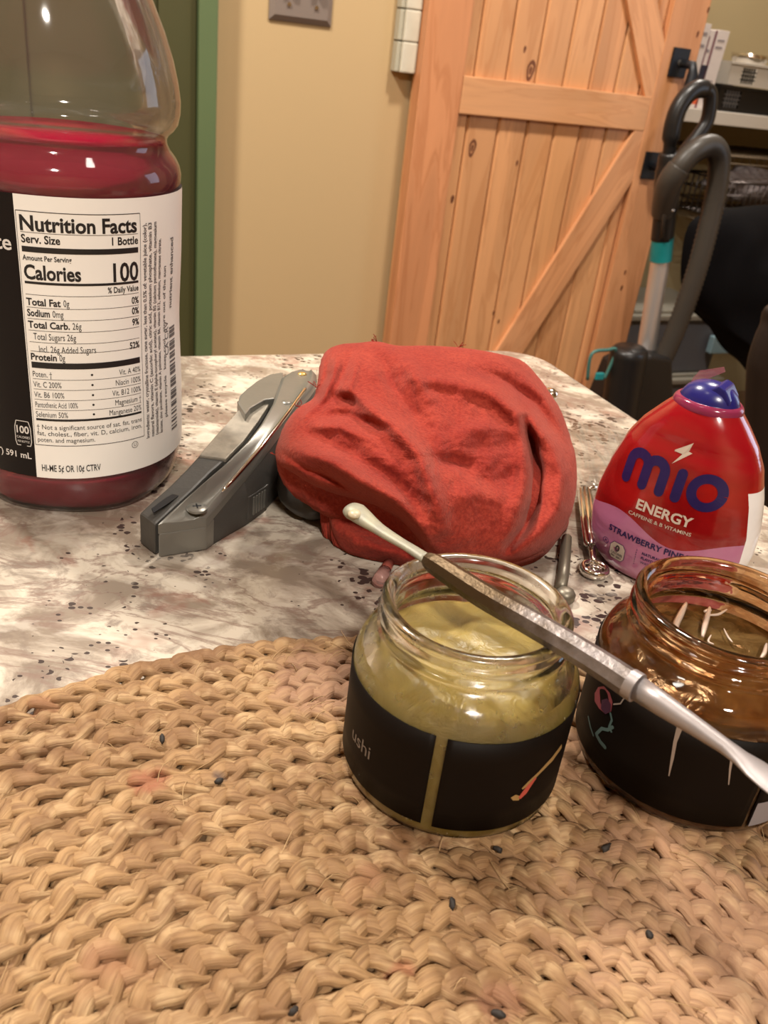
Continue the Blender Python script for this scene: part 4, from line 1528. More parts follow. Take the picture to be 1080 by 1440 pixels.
# pale strings lying on the oil
m_string = nmat('pale_strings', (0.50, 0.40, 0.33), 0.35)
zo = ZM + 0.0298
mb = MB()
for path, w in (([(965, 848), (958, 862), (950, 880), (955, 890)], 0.0007), ([(998, 854), (993, 872), (988, 895)], 0.0006), ([(996, 865), (1010, 864), (1022, 857)], 0.0003), ([(990, 860), (1000, 858)], 0.0004),
                ([(1018, 884), (1024, 896), (1030, 903)], 0.0002), ([(1078, 905), (1075, 918), (1070, 925)], 0.0004), ([(1000, 893), (996, 902), (1004, 906)], 0.0002)):
    pts = smooth_path([PZ(x, y, zo) for x, y in path], 4)
    nn = len(pts)
    mb.tube(pts, [w * (0.4 + 0.8 * math.sin(PI * (i + 0.5) / nn)) for i in range(nn)], 6)
mb.build('strings', m_string, jar2, smooth=True)['label'] = 'pale strings on the oil'
# labels on the jars
m_jlab = nmat('black_jar_label', (0.005, 0.003, 0.002), 0.55, bump=(60, 0.1, 0.001), spec=0.12)


def jar_label(c, RB, gap_c, gap_w, parent, z0, z1):
    fn = lambda a, z: (c[0] + (RB + 0.00022) * math.cos(a), c[1] + (RB + 0.00022) * math.sin(a), c[2] + z)
    o = label_band(gap_c + gap_w / 2, gap_c - gap_w / 2 + 2 * PI, m_jlab, 'label', z0, z1, fn, 110, 4, parent)
    sol = o.modifiers.new('s', 'SOLIDIFY')
    sol.thickness = 0.00015
    sol.offset = -1
    o['label'] = 'black wrap-around label'
    return o


c1_ = J1
ga = ray_cyl(610, 1100, c1_, RB1)[0]
lb1 = jar_label(J1, RB1, ga, 16 / 1227.5 * 0.172 / RB1 * 1.0, jar1, 0.0040, 0.0272)
jl1 = lambda x, y: (J1[0] + (RB1 + 0.00032) * math.cos(x / RB1), J1[1] + (RB1 + 0.00032) * math.sin(x / RB1), J1[2] + y)


def jp(x, y, c, RB):
    a, z = ray_cyl(x, y, c, RB)
    return a * RB, z


p1 = Print(jl1)
tx0 = jp(498, 1030, J1, RB1)
tx1 = jp(524, 1044, J1, RB1)
p1.text(tx0[0], tx0[1] - 0.0012, 'ushi', 0.0034, width=(tx1[0] - tx0[0]))
p1.build('label_text', nmat('grey_print_dim', (0.16, 0.13, 0.11), 0.5), lb1)
p1 = Print(jl1)
pa = [jp(x, y, J1, RB1) for x, y in ((788, 1048), (775, 1066), (757, 1085), (742, 1100), (733, 1108))]
p1.stroke(pa, [0.0016, 0.0016, 0.0010, 0.0012, 0.0006], False)
p1.poly([jp(x, y, J1, RB1) for x, y in ((717, 1120), (724, 1116), (731, 1118), (728, 1124), (720, 1124))])
p1.build('brush_stroke', nmat('ochre_print', (0.30, 0.19, 0.07), 0.5), lb1)
p1 = Print(lambda x, y: (J1[0] + (RB1 + 0.00036) * math.cos(x / RB1), J1[1] + (RB1 + 0.00036) * math.sin(x / RB1), J1[2] + y))
p1.stroke([jp(x, y, J1, RB1) for x, y in ((752, 1092), (743, 1103), (736, 1113), (729, 1121))], [0.0006, 0.0013, 0.0016, 0.0009], False)
p1.build('brush_tip', nmat('red_print', (0.42, 0.07, 0.05), 0.5), lb1)

gb = ray_cyl(1062, 1122, J2, RB2)[0]
lb2 = jar_label(J2, RB2, gb, 0.045, jar2, 0.0036, 0.0272)
jl2 = lambda off: (lambda x, y: (J2[0] + (RB2 + 0.0003 + off) * math.cos(x / RB2), J2[1] + (RB2 + 0.0003 + off) * math.sin(x / RB2), J2[2] + y))
q2 = lambda L: [jp(x, y, J2, RB2) for x, y in L]
p2 = Print(jl2(0))
p2.poly(q2([(838, 975), (843, 966), (851, 965), (859, 974), (863, 987), (861, 1000), (853, 1004), (844, 996), (838, 986)]))
p2.build('flower_print', nmat('crimson_print', (0.22, 0.045, 0.05), 0.5), lb2)
p2 = Print(jl2(0.00005))
p2.poly(q2([(848, 984), (856, 982), (861, 990), (860, 1000), (853, 1004), (847, 996)]))
p2.build('flower_centre', nmat('dark_violet_print', (0.05, 0.015, 0.03), 0.5), lb2)
p2 = Print(jl2(0.00002))
for path, w in (([(860, 1003), (862, 1012), (858, 1022), (861, 1028)], 0.0006), ([(840, 1032), (848, 1024), (856, 1026), (863, 1022)], 0.0008), ([(841, 1034), (846, 1043), (852, 1050)], 0.0010), ([(829, 1008), (832, 1022), (836, 1034)], 0.0005)):
    p2.stroke(q2(path), w)
p2.build('leaf_print', nmat('teal_grey_print', (0.07, 0.11, 0.10), 0.5), lb2)
p2 = Print(jl2(0.00002))
for path, ws in (([(957, 1020), (950, 1042), (946, 1065), (941, 1090)], [0.0012, 0.0007, 0.0006, 0.0002]), ([(1029, 1062), (1026, 1082), (1024, 1102)], [0.0006, 0.0004, 0.0002]), ([(864, 990), (874, 989), (880, 980), (880, 975)], [0.0003] * 4)):
    p2.stroke(q2(path), ws, False)
p2.build('drip_print', nmat('cream_print', (0.27, 0.21, 0.17), 0.5), lb2)
p2 = Print(jl2(0.0))
gq0, gq1 = jp(1050, 1161, J2, RB2), jp(1068, 1128, J2, RB2)
p2.rect(gq0[0] + 0.0001, gq0[0] + 0.008, gq0[1] + 0.0001, gq1[1], 10)
p2.build('grey_block_print', nmat('pale_grey_print', (0.22, 0.20, 0.21), 0.5), lb2)

# ------------------------------------------------------------------ metal scoop tool across the jars
zr = ZM + 0.0431
tl = tag(empty('scoop_tool', tuple(PZ(700, 850, zr))), 'long worn metal scoop tool lying across the wax jar rim', 'tool')
m_tool, g = newmat('tarnished_steel', 0.35)
ob = g.tc.outputs['Object']
nz = g.noise(ob, 160, 5, 0.65)
g.l(g.mix(g.ramp(nz, 0.35, 0.65), (0.22, 0.17, 0.13), (0.40, 0.36, 0.35)), g.b.inputs['Base Color'])
geo2 = g.n('NewGeometry')
dv = g.n('VectorMath', operation='DISTANCE')
g.l(geo2.outputs['Position'], dv.inputs[0])
dv.inputs[1].default_value = tuple(PZ(650, 818, T + 0.0503))
g.l(g.mix(g.ramp(g.math('ADD', dv.outputs['Value'], g.math('MULTIPLY', nz, 0.012)), 0.020, 0.036), (0.07, 0.045, 0.022), g.mix(g.ramp(nz, 0.35, 0.65), (0.15, 0.125, 0.11), (0.27, 0.245, 0.245))), g.b.inputs['Base Color'])
g.b.inputs['Metallic'].default_value = 0.75
g.b.inputs['Roughness'].default_value = 0.42
g.l(g.bump(g.noise(ob, 700, 3), 0.4, 0.0005), g.b.inputs['Normal'])
m_tool_l = nmat('satin_steel', (0.34, 0.31, 0.31), 0.45, metal=0.7, bump=(500, 0.1, 0.0003))
m_tool_w = nmat('waxy_steel', (0.22, 0.21, 0.17), 0.5, metal=0.2, bump=(300, 0.3, 0.0005), var=(200, 0.5, (0.36, 0.34, 0.22)))
rh = 0.0026


def tp(x, y, dz=0.0):
    return PZ(x, y, zr + rh + dz)


sp = smooth_path([tp(491, 714, 0.0), tp(503, 722), tp(520, 735), tp(545, 752), tp(575, 770), tp(600, 786)], 4)
rs_ = np.interp(np.linspace(0, 1, len(sp)), [0, 0.05, 0.14, 0.3, 0.5, 0.75, 1], [0.0006, 0.0024, 0.0030, 0.0026, 0.0018, 0.0014, 0.0016])
MB().tube(sp, list(rs_), 18, flat=0.6).build('scoop', m_tool_w, tl, smooth=True)
MB().lathe([(0, 0), (0.0016, 0), (0.0017, 0.0005), (0.0010, 0.0011), (0, 0.0012)], tp(499, 725, 0.0006), 16).build('wax_drop', nmat('wax_drop', (0.45, 0.39, 0.27), 0.35), tl, smooth=True)
sh_ = smooth_path([tp(600, 786), tp(625, 802), tp(680, 838), tp(740, 872), tp(800, 907), tp(850, 938), tp(886, 962)], 4)
rs_ = np.interp(np.linspace(0, 1, len(sh_)), [0, 0.1, 0.3, 1], [0.0016, 0.0023, 0.0026, 0.0027])
MB().tube(sh_, list(rs_), 8).build('grip', m_tool, tl)
MB().tube([tp(884, 960), tp(897, 968)], 0.0028, 20).build('ferrule', m_tool_l, tl, auto=0.6)
fl = [tp(896, 967), tp(930, 990), tp(980, 1023), tp(1020, 1050), tp(1042, 1066), tp(1062, 1081), tp(1082, 1096), tp(1105, 1113), tp(1130, 1130), tp(1150, 1145)]
d_ = fl[-1] - fl[0]
d_ /= np.linalg.norm(d_)
sd = np.cross(d_, [0, 0, 1.0])
sd /= np.linalg.norm(sd)
ups = np.cross(sd, d_)
ws = [0.0023, 0.0021, 0.0017, 0.0015, 0.0019, 0.0027, 0.0030, 0.0031, 0.0029, 0.0016]
hs = [0.0023, 0.0021, 0.0016, 0.0012, 0.0009, 0.0006, 0.0005, 0.00045, 0.0004, 0.0003]
vs = []
for p, w, h in zip(fl, ws, hs):
    for k in range(16):
        a = 2 * PI * k / 16
        vs.append(p + sd * w * math.cos(a) + ups * h * math.sin(a))
n = len(fl)
fs = [(i * 16 + k, i * 16 + (k + 1) % 16, (i + 1) * 16 + (k + 1) % 16, (i + 1) * 16 + k) for i in range(n - 1) for k in range(16)] + [tuple(range(16)), tuple((n - 1) * 16 + k for k in range(16))]
MB().add(vs, fs).build('paddle', m_tool_l, tl, smooth=True)

# ------------------------------------------------------------------ red squeeze bottle
QC = np.array([0.0949, 0.2583, T])
YW = math.radians(-32)
QX = np.array([math.cos(YW), math.sin(YW), 0])
QY = np.array([-math.sin(YW), math.cos(YW), 0])
sq = tag(empty('squeeze_bottle', tuple(QC), YW), 'red egg-shaped squeeze bottle with blue cap behind the amber jar', 'bottle')
zk = [0, 0.0012, 0.004, 0.010, 0.018, 0.026, 0.036, 0.046, 0.052, 0.058, 0.0625]
wk = [0.0180, 0.0205, 0.0232, 0.0256, 0.0268, 0.0265, 0.0245, 0.0214, 0.0180, 0.0132, 0.0092]


def qw(z):
    return float(np.interp(z, zk, wk))


def qd(z):
    return 0.62 * qw(z) if z < 0.05 else float(np.interp(z, [0.05, 0.0625], [0.62, 0.85])) * qw(z)


EXq = 2.25


def q_front(x, z, off=0.0, side=-1):
    w, d = qw(z), qd(z)
    t = min(abs(x) / w, 0.999)
    y = side * (d * (1 - t ** EXq) ** (1 / EXq) + off)
    return QC + QX * x + QY * y + np.array([0, 0, z])


mb = MB()
zs = np.concatenate([[0.0003], np.linspace(0.0012, 0.0625, 48)])
seg = 80
for z in zs:
    w, d = qw(z), qd(z)
    for k in range(seg):
        a = 2 * PI * k / seg
        c_, s_ = math.cos(a), math.sin(a)
        r = 1 / ((abs(c_) ** EXq + abs(s_) ** EXq) ** (1 / EXq))
        mb.v.append(tuple(np.array([w * r * c_, d * r * s_, z])))
nz_ = len(zs)
mb.f += [(i * seg + k, i * seg + (k + 1) % seg, (i + 1) * seg + (k + 1) % seg, (i + 1) * seg + k) for i in range(nz_ - 1) for k in range(seg)]
mb.f += [tuple(range(seg)), tuple((nz_ - 1) * seg + k for k in range(seg))]
m_sq, g = newmat('red_shrink_wrap', 0.16)
sx = g.n('SeparateXYZ')
g.l(g.tc.outputs['Object'], sx.inputs[0])
X, Y, Z = sx.outputs[0], sx.outputs[1], sx.outputs[2]
wave = g.math('ADD', g.math('MULTIPLY', g.math('COSINE', g.math('MULTIPLY', g.math('ADD', X, 0.0145), 2 * PI / 0.039)), 0.0029), 0.0212)
pink = g.math('LESS_THAN', Z, wave)
backm = g.math('GREATER_THAN', Y, 0.0015)
rightm = g.math('MULTIPLY', g.math('GREATER_THAN', X, 0.0195), g.math('GREATER_THAN', Y, -0.0075))
whitem = g.math('MULTIPLY', g.math('MAXIMUM', backm, rightm), g.math('LESS_THAN', Z, 0.0405))
redc = g.mix(g.ramp(g.noise(g.tc.outputs['Object'], 60, 3), 0.4, 0.65), (0.19, 0.003, 0.004), (0.29, 0.006, 0.006))
redc = g.mix(g.ramp(Z, 0.043, 0.047), redc, (0.27, 0.003, 0.008))
cc = g.mix(pink, redc, (0.37, 0.125, 0.23))
cc = g.mix(whitem, cc, (0.72, 0.70, 0.70))
g.l(cc, g.b.inputs['Base Color'])
g.b.inputs['Coat Weight'].default_value = 0.4
wr_ = g.noise(g.mapping(g.tc.outputs['Object'], (1, 1, 2.5)), 45, 3, 0.5, 1.0)
g.l(g.bump(wr_, g and 0.25, 0.0012), g.b.inputs['Normal'])
me = mesh_from(mb.v, mb.f)
bm = bmesh.new()
bm.from_mesh(me)
bmesh.ops.recalc_face_normals(bm, faces=bm.faces)
bm.to_mesh(me)
bm.free()
qb = link('body', me, sq, m_sq, True, local=True)
# cap: low dome with a flip ridge
m_blue = nmat('royal_blue_plastic', (0.014, 0.013, 0.13), 0.25)
mb = MB()
cz_ = [0.0626, 0.0632, 0.0645, 0.0658, 0.0670, 0.0679, 0.0684, 0.0686]
cw_ = [0.0090, 0.0090, 0.0084, 0.0075, 0.0061, 0.0043, 0.0024, 0.0005]
for z, w in zip(cz_, cw_):
    for k in range(40):
        a = 2 * PI * k / 40
        mb.v.append((w * math.cos(a), 0.8 * w * math.sin(a), z))
mb.f += [(i * 40 + k, i * 40 + (k + 1) % 40, (i + 1) * 40 + (k + 1) % 40, (i + 1) * 40 + k) for i in range(7) for k in range(40)]
mb.f += [tuple(range(40)), tuple(280 + k for k in range(40))]
me = mesh_from(mb.v, mb.f)
cp = link('cap', me, sq, m_blue, True, local=True)
mb = MB()
mb.prism([(-0.0008, 0.0662), (0.0020, 0.0636), (0.0070, 0.0636), (0.0071, 0.0650), (0.0046, 0.0682), (0.0024, 0.0690)], lambda x, z: np.array([x, -0.0048, z]), lambda x, z: np.array([x, 0.0048, z]))
cpl = mb.build('flip_lid', m_blue, None, bevel=0.0012, bseg=3)
cpl.parent = cp
mb = MB().lathe([(0.0108, 0.0603), (0.0109, 0.0612), (0.0105, 0.0622), (0.0097, 0.0630), (0.0091, 0.0630)], (0, 0, 0), 48, lambda a, z, r: -0.15 * r * abs(math.sin(a)) ** 2)
sh2 = link('shoulder_ring', mesh_from(mb.v, mb.f), sq, nmat('clear_red_film', (0.20, 0.02, 0.06), 0.15), True, local=True)
# torn clear film at the top left of the cap
fm = MB()
fl_ = [(968, 545), (974, 532), (984, 521), (1000, 519), (1018, 516), (1020, 523), (1002, 530), (984, 539)]
pl_n = np.array([QY[0], QY[1], 0.0])
p3 = [PN(x, y, pl_n, QC + QY * 0.006) for x, y in fl_]
fm.add(p3 + [p + QY * 0.0002 for p in p3], [tuple(range(8)), tuple(range(15, 7, -1))] + [(i, (i + 1) % 8, 8 + (i + 1) % 8, 8 + i) for i in range(8)])
fm.build('torn_film', nmat('pink_film', (0.45, 0.16, 0.2), 0.15, alpha=0.35), sq)['label'] = 'torn pinkish film'
# print
qp = Print(lambda x, y: tuple(q_front(x, y, 0.00018)))
LWd = 0.0031
m1 = []


def arc(cx, cz, r, a0, a1, n=9):
    return [(cx + r * math.cos(math.radians(a0 + (a1 - a0) * i / n)), cz + r * math.sin(math.radians(a0 + (a1 - a0) * i / n))) for i in range(n + 1)]


zb0 = 0.0348
legs = (-0.0152, -0.0092, -0.0034)
zc = 0.0408
r1 = (legs[1] - legs[0]) / 2
r2 = (legs[2] - legs[1]) / 2
qp.stroke([(legs[0], zb0), (legs[0], (zb0 + zc) / 2)] + arc((legs[0] + legs[1]) / 2, zc, r1, 180, 0) + [(legs[1], (zb0 + zc) / 2), (legs[1], zb0)], LWd)
qp.stroke(arc((legs[1] + legs[2]) / 2, zc, r2, 180, 0) + [(legs[2], (zb0 + zc) / 2), (legs[2], zb0)], LWd)
qp.stroke([(0.0018, zb0), (0.0018, 0.038), (0.0018, 0.0425)], LWd)
oc = arc(0.0102, 0.0389, 0.0044, 0, 360, 30)
qp.stroke(oc, 0.0029, False)
qp.text(-0.0158, 0.0158, 'STRAWBERRY PINEAPPLE', 0.0021, bold=0.022, width=0.0335)
qp.text(-0.0027, 0.0125, 'NATURALLY', 0.0010, bold=0.02, width=0.0075)
qp.text(-0.0027, 0.0108, 'FLAVORED', 0.0010, bold=0.02, width=0.0066)
qp.text(-0.0027, 0.0091, 'WATER', 0.0010, width=0.0045)
for k in range(7):
    qp.stroke([(-0.0046, 0.0078 + k * 0.0009), (-0.0046, 0.0082 + k * 0.0009)], 0.0002, False)
qp.stroke(arc(-0.0160, 0.0112, 0.00105, 0, 360, 16), 0.0002, False)
qp.text(-0.0164, 0.0107, 'K', 0.0011, bold=0.01)
bd = [(-0.0130, 0.0060), (-0.0092, 0.0060), (-0.0083, 0.0072), (-0.0083, 0.0112), (-0.0094, 0.0126), (-0.0128, 0.0126), (-0.0139, 0.0112), (-0.0139, 0.0072)]
qp.stroke(bd + [bd[0]], 0.0002, False)
qp.build('name_print', nmat('navy_ink', (0.014, 0.007, 0.065), 0.35), qb)
qg = Print(lambda x, y: tuple(q_front(x, y, 0.00022)))
qg.poly([(p[0], p[1]) for p in [(-0.0129, 0.0061), (-0.0093, 0.0061), (-0.0084, 0.0073), (-0.0084, 0.0111), (-0.0095, 0.0125), (-0.0127, 0.0125), (-0.0138, 0.0111), (-0.0138, 0.0073)]])
qg.text(0.0002, 0.0271, 'ENERGY', 0.0032, bold=0.028, align='CENTER', width=0.0180)
qg.text(-0.0106, 0.0244, 'CAFFEINE & B VITAMINS', 0.0012, bold=0.01, width=0.0205)
qg.poly([(0.0010, 0.0515), (-0.0030, 0.0484), (-0.0008, 0.0486)])
qg.poly([(0.0010, 0.0515), (-0.0008, 0.0486), (0.0014, 0.0496), (0.0002, 0.0499)][:3])
qg.poly([(0.0018, 0.0522), (-0.0030, 0.0481), (-0.0002, 0.0480), (0.0012, 0.0494)])
qg.poly([(-0.0002, 0.0482), (-0.0024, 0.0443), (0.0024, 0.0490), (0.0004, 0.0494)])
qg.build('energy_print', nmat('cream_ink', (0.50, 0.41, 0.34), 0.35), qb)
qk = Print(lambda x, y: tuple(q_front(x, y, 0.00028)))
qk.text(-0.0111, 0.0095, '0', 0.0023, bold=0.02, align='CENTER')
qk.text(-0.0111, 0.0080, 'CALORIES', 0.0009, align='CENTER', bold=0.02, width=0.0044)
qk.text(-0.0111, 0.0067, 'PER SERV', 0.0008, align='CENTER', bold=0.02, width=0.0040)
qk.build('badge_print', m_ink, qb)

# ------------------------------------------------------------------ red towel
TWO = [  # outline of the draped part: photo point and height above the counter
    (453, 503, .044), (462, 491, .046), (480, 484, .047), (505, 482, .048), (530, 480, .050), (560, 486, .050), (600, 486, .050), (650, 489, .049), (700, 497, .048), (735, 508, .044), (757, 530, .040), (775, 555, .036), (790, 580, .031),
    (802, 615, .025), (810, 645, .021), (811, 680, .016), (806, 712, .012), (795, 738, .009), (775, 765, .006), (745, 783, .004), (710, 791, .0035), (670, 795, .0035), (630, 795, .004), (604, 780, .008), (588, 758, .013), (565, 733, .017),
    (530, 712, .020), (500, 702, .021), (470, 694, .022), (440, 682, .024), (412, 665, .026), (392, 652, .028), (387, 636, .029), (394, 612, .031), (405, 590, .033), (420, 573, .035), (440, 560, .037), (446, 540, .040), (449, 520, .042)]
RIDGES = [  # (points, amplitude, width px, kind)
    ([(478, 545), (520, 575), (560, 605), (590, 640), (608, 690), (622, 740)], 0.0050, 15, 'r'),
    ([(395, 622), (430, 636), (470, 652), (519, 684), (560, 708), (592, 745), (608, 780)], 0.0062, 14, 'r'),
    ([(410, 602), (450, 615), (500, 640), (545, 668), (585, 705)], -0.0030, 13, 'r'),
    ([(738, 590), (748, 625), (756, 662), (752, 705), (738, 742), (715, 772)], -0.0125, 8.5, 'r'),
    ([(742, 585), (775, 622), (792, 668), (786, 715), (765, 748), (725, 782)], 0.0060, 15, 'r'),
    ([(700, 560), (725, 580), (735, 620), (738, 670), (730, 710), (712, 745)], 0.0035, 14, 'r'),
    ([(583, 530), (640, 538), (690, 552), (732, 585), (760, 610)], 0.0045, 14, 'r'),
    ([(668, 520), (710, 535), (755, 568), (785, 612)], -0.0042, 10, 'r'),
    ([(690, 503), (735, 525), (768, 560), (793, 605)], 0.0030, 10, 'r'),
    ([(560, 500), (580, 520), (590, 545), (600, 560)], 0.0038, 13, 'r'),
    ([(530, 492), (545, 525), (560, 555), (600, 600)], -0.0034, 13, 'r'),
    ([(470, 560), (490, 562), (505, 572)], -0.0050, 10, 'r'),
    ([(475, 500), (468, 530), (455, 560), (430, 585)], 0.0030, 6, 'r'),
    ([(462, 500), (458, 530), (445, 555), (420, 580)], -0.0024, 5, 'r'),
    ([(492, 495), (482, 525), (470, 552)], -0.0024, 6, 'r'),
    ([(505, 500), (498, 530), (490, 550)], 0.0022, 6, 'r'),
    ([(440, 600), (480, 600), (520, 618)], 0.0026, 9, 'r'),
    ([(450, 585), (490, 582), (540, 605)], -0.0026, 8, 'r'),
    ([(400, 640), (430, 660), (470, 675), (510, 700)], -0.0022, 5, 'r'),
    ([(640, 610), (690, 600), (728, 612)], 0.0022, 16, 'r'),
    ([(640, 660), (690, 680), (730, 670)], -0.0020, 20, 'r'),
    ([(630, 700), (670, 690), (715, 705)], 0.0020, 16, 'r'),
    ([(615, 650), (640, 650), (670, 655)], -0.0026, 14, 'r'),
]


def cr_closed(pts, seg):
    pts = [np.array(p, float) for p in pts]
    n = len(pts)
    out = []
    for i in range(seg):
        t = i / seg * n
        k = int(t)
        f = t - k
        p0, p1, p2, p3 = [pts[(k + d) % n] for d in (-1, 0, 1, 2)]
        out.append(0.5 * (2 * p1 + (p2 - p0) * f + (2 * p0 - 5 * p1 + 4 * p2 - p3) * f * f + (3 * p1 - p0 - 3 * p2 + p3) * f ** 3))
    return np.array(out)


def seg_dist(P, poly):
    """distance of many 2D points to a polyline, and the position 0..1 along it"""
    best = np.full(len(P), 1e9)
    tt = np.zeros(len(P))
    poly = np.array(poly, float)
    nseg = len(poly) - 1
    for i in range(nseg):
        a, b = poly[i], poly[i + 1]
        ab = b - a
        t = np.clip(((P - a) @ ab) / (ab @ ab), 0, 1)
        d = np.linalg.norm(P - (a + t[:, None] * ab), axis=1)
        m = d < best
        best[m] = d[m]
        tt[m] = (i + t[m]) / nseg
    return best, tt


def cloth_lump(name, outline, centre, cz, bulge, ridges, mat, parent=None, seg=300, rings=70, power=2.6, jag=0.6, under=0.012, fine=0.00022):
    O = cr_closed(outline, seg)
    # frayed little irregularities of the outline
    jn = np.array([noise.noise(Vector((i * 0.55, 3.3, 0))) for i in range(seg)]) * jag * 1.6
    P3 = np.array([PZ(o[0], o[1], T + max(o[2], 0.0012)) for o in O])
    C3 = PZ(centre[0], centre[1], T + cz)
    to = EYE - C3
    to /= np.linalg.norm(to)
    rho = np.sin(np.linspace(0, 1, rings) * PI / 2)
    dep = (P3 - EYE) @ FW
    cpx = np.array(centre, float)
    I2 = (cpx[None, None, :] + rho[:, None, None] * (proj(P3)[None, :, :] - cpx)).reshape(-1, 2)
    Opx = proj(P3)
    D2 = ((I2[:, None, :] - Opx[None, ::3, :]) ** 2).sum(-1) + 60.0
    wgt = 1.0 / D2 ** 1.15
    dd = (wgt * dep[None, ::3]).sum(1) / wgt.sum(1)
    blend = np.repeat(np.clip((rho - 0.8) / 0.2, 0, 1) ** 2, seg)
    dd = dd * (1 - blend) + np.tile(dep, rings) * blend
    rays = FW[None] + RT[None] * ((I2[:, :1] - 540) / FPX) - UP[None] * ((I2[:, 1:] - 720) / FPX)
    V = EYE[None] + rays * dd[:, None]
    rr = np.repeat(rho, seg)
    img = proj(V)
    h = bulge * np.sqrt(np.maximum(0, 1 - rr ** power))
    env = np.sqrt(np.maximum(0, 1 - rr ** 6))
    for poly, amp, wd, kd in ridges:
        d, t = seg_dist(img, poly)
        tap = np.sin(PI * np.clip(0.12 + 0.76 * t, 0, 1))
        h += 1.75 * amp * tap * np.exp(-(d / (wd * 0.85)) ** 2) * np.maximum(env, 0.25)
    nzv = np.array([noise.fractal(Vector((p[0] * 0.035, p[1] * 0.035, 1.7)), 0.9, 2.1, 5) for p in img])
    nzf = np.array([noise.noise(Vector((p[0] * 0.16, p[1] * 0.16, 4.7))) for p in img])
    h += env * (0.0016 * nzv + fine * nzf)
    dirs = EYE[None, :] - V
    dirs /= np.linalg.norm(dirs, axis=1)[:, None]
    V = V + dirs * h[:, None]
    V[-seg:] += (np.stack([jn, jn, jn * 0], 1)) * 0.0004
    # underside: tuck in below the rim and close on the counter
    R_ = V[-seg:].copy()
    cen = R_.mean(0)
    rowsv = [V.reshape(rings, seg, 3)]
    back = []
    for f, dz in ((0.985, 0.35), (0.95, 0.7), (0.90, 1.0)):
        q = cen + (R_ - cen) * f
        q[:, 2] = T + 0.0004 + (R_[:, 2] - T - 0.0004) * (1 - dz) if under is None else np.maximum(R_[:, 2] - under * dz, T + 0.0005)
        back.append(q)
    V = np.concatenate([V] + back + [np.array([[cen[0], cen[1], max(cen[2] - (under or 0.02), T + 0.0005)]])])
    V[:, 2] = np.maximum(V[:, 2], T + 0.0004)
    F = []
    nr = rings + 3
    for r in range(nr - 1):
        for i in range(seg):
            i2 = (i + 1) % seg
            F.append((r * seg + i, r * seg + i2, (r + 1) * seg + i2, (r + 1) * seg + i))
    last = nr * seg
    for i in range(seg):
        F.append(((nr - 1) * seg + i, (nr - 1) * seg + (i + 1) % seg, last))
    me = mesh_from(V, F)
    bm = bmesh.new()
    bm.from_mesh(me)
    bmesh.ops.remove_doubles(bm, verts=bm.verts, dist=1e-6)
    bmesh.ops.recalc_face_normals(bm, faces=bm.faces)
    bm.to_mesh(me)
    bm.free()
    return link(name, me, parent, mat, True)


tw = tag(empty('red_towel', (0.02, 0.28, T)), 'crumpled red terry towel heaped on the counter behind the wax jar', 'towel')
cloth_lump('drape', TWO, (610, 640), 0.022, 0.034, RIDGES, m_towel, tw, under=0.012)
TW2 = [(452, 690, .016), (470, 680, .018), (520, 690, .018), (580, 715, .016), (640, 735, .012), (660, 770, .006), (630, 796, .002), (600, 797, .0015), (570, 794, .001), (540, 789, .001), (510, 783, .001), (486, 775, .001), (474, 762, .003), (466, 742, .007), (462, 720, .011), (453, 703, .014)]
cloth_lump('under_fold', TW2, (550, 745), 0.006, 0.008, [([(470, 740), (500, 760), (560, 780), (600, 790)], 0.002, 12, 'r'), ([(480, 700), (500, 730), (540, 760)], -0.002, 14, 'r')], m_towel, tw, 180, 30, under=None)
# inner core of the heap keeps the drape supported and closes the view from behind
core = lump('inner_fold', (0.024, 0.292, T + 0.0005), 0.042, 0.045, 0.034, m_towel, 0.12, 12, 2, 5, rot=0.1, flat=0.0)
core.parent = tw
core.matrix_parent_inverse = world_of(tw).inverted()
# lint and loose threads on the cloth
mb = MB()
for (x, y, z, L) in ((530, 482, .050, .006), (644, 489, .049, .004), (420, 572, .036, .004), (388, 640, .029, .003), (700, 792, .004, .005), (445, 545, .041, .004)):
    p = PZ(x, y, T + z)
    for k in range(5):
        d = np.array([random.uniform(-1, 1), random.uniform(-0.5, 0.5), random.uniform(0.0, 1)])
        d /= np.linalg.norm(d)
        d2 = np.array([random.uniform(-1, 1), 0, random.uniform(-0.3, 0.6)])
        mb.tube([p, p + d * L * 0.4, p + d * L * 0.6 + d2 * L * 0.3], 0.00014, 4)
mb.build('loose_threads', m_towel, tw, fix=False)['kind'] = 'stuff'

# ------------------------------------------------------------------ folding utility knife
kn = tag(empty('utility_knife', tuple(PZ(330, 700, T))), 'grey folding utility knife with belt clip between bottle and towel', 'knife')
m_kbody = nmat('gunmetal_paint', (0.20, 0.195, 0.175), 0.34, metal=0.55, bump=(500, 0.15, 0.0003), var=(60, 0.4, (0.16, 0.155, 0.14)))
m_kdark = nmat('dark_grip_rubber', (0.045, 0.042, 0.038), 0.5, bump=(600, 0.3, 0.0003), var=(70, 0.4, (0.06, 0.056, 0.05)))
m_kclip = nmat('worn_clip_metal', (0.30, 0.27, 0.22), 0.55, metal=0.4, bump=(500, 0.4, 0.0005), var=(180, 0.9, (0.20, 0.18, 0.15)))
m_brass = nmat('brass', (0.75, 0.50, 0.16), 0.3, metal=0.9, bump=(700, 0.4, 0.0004))
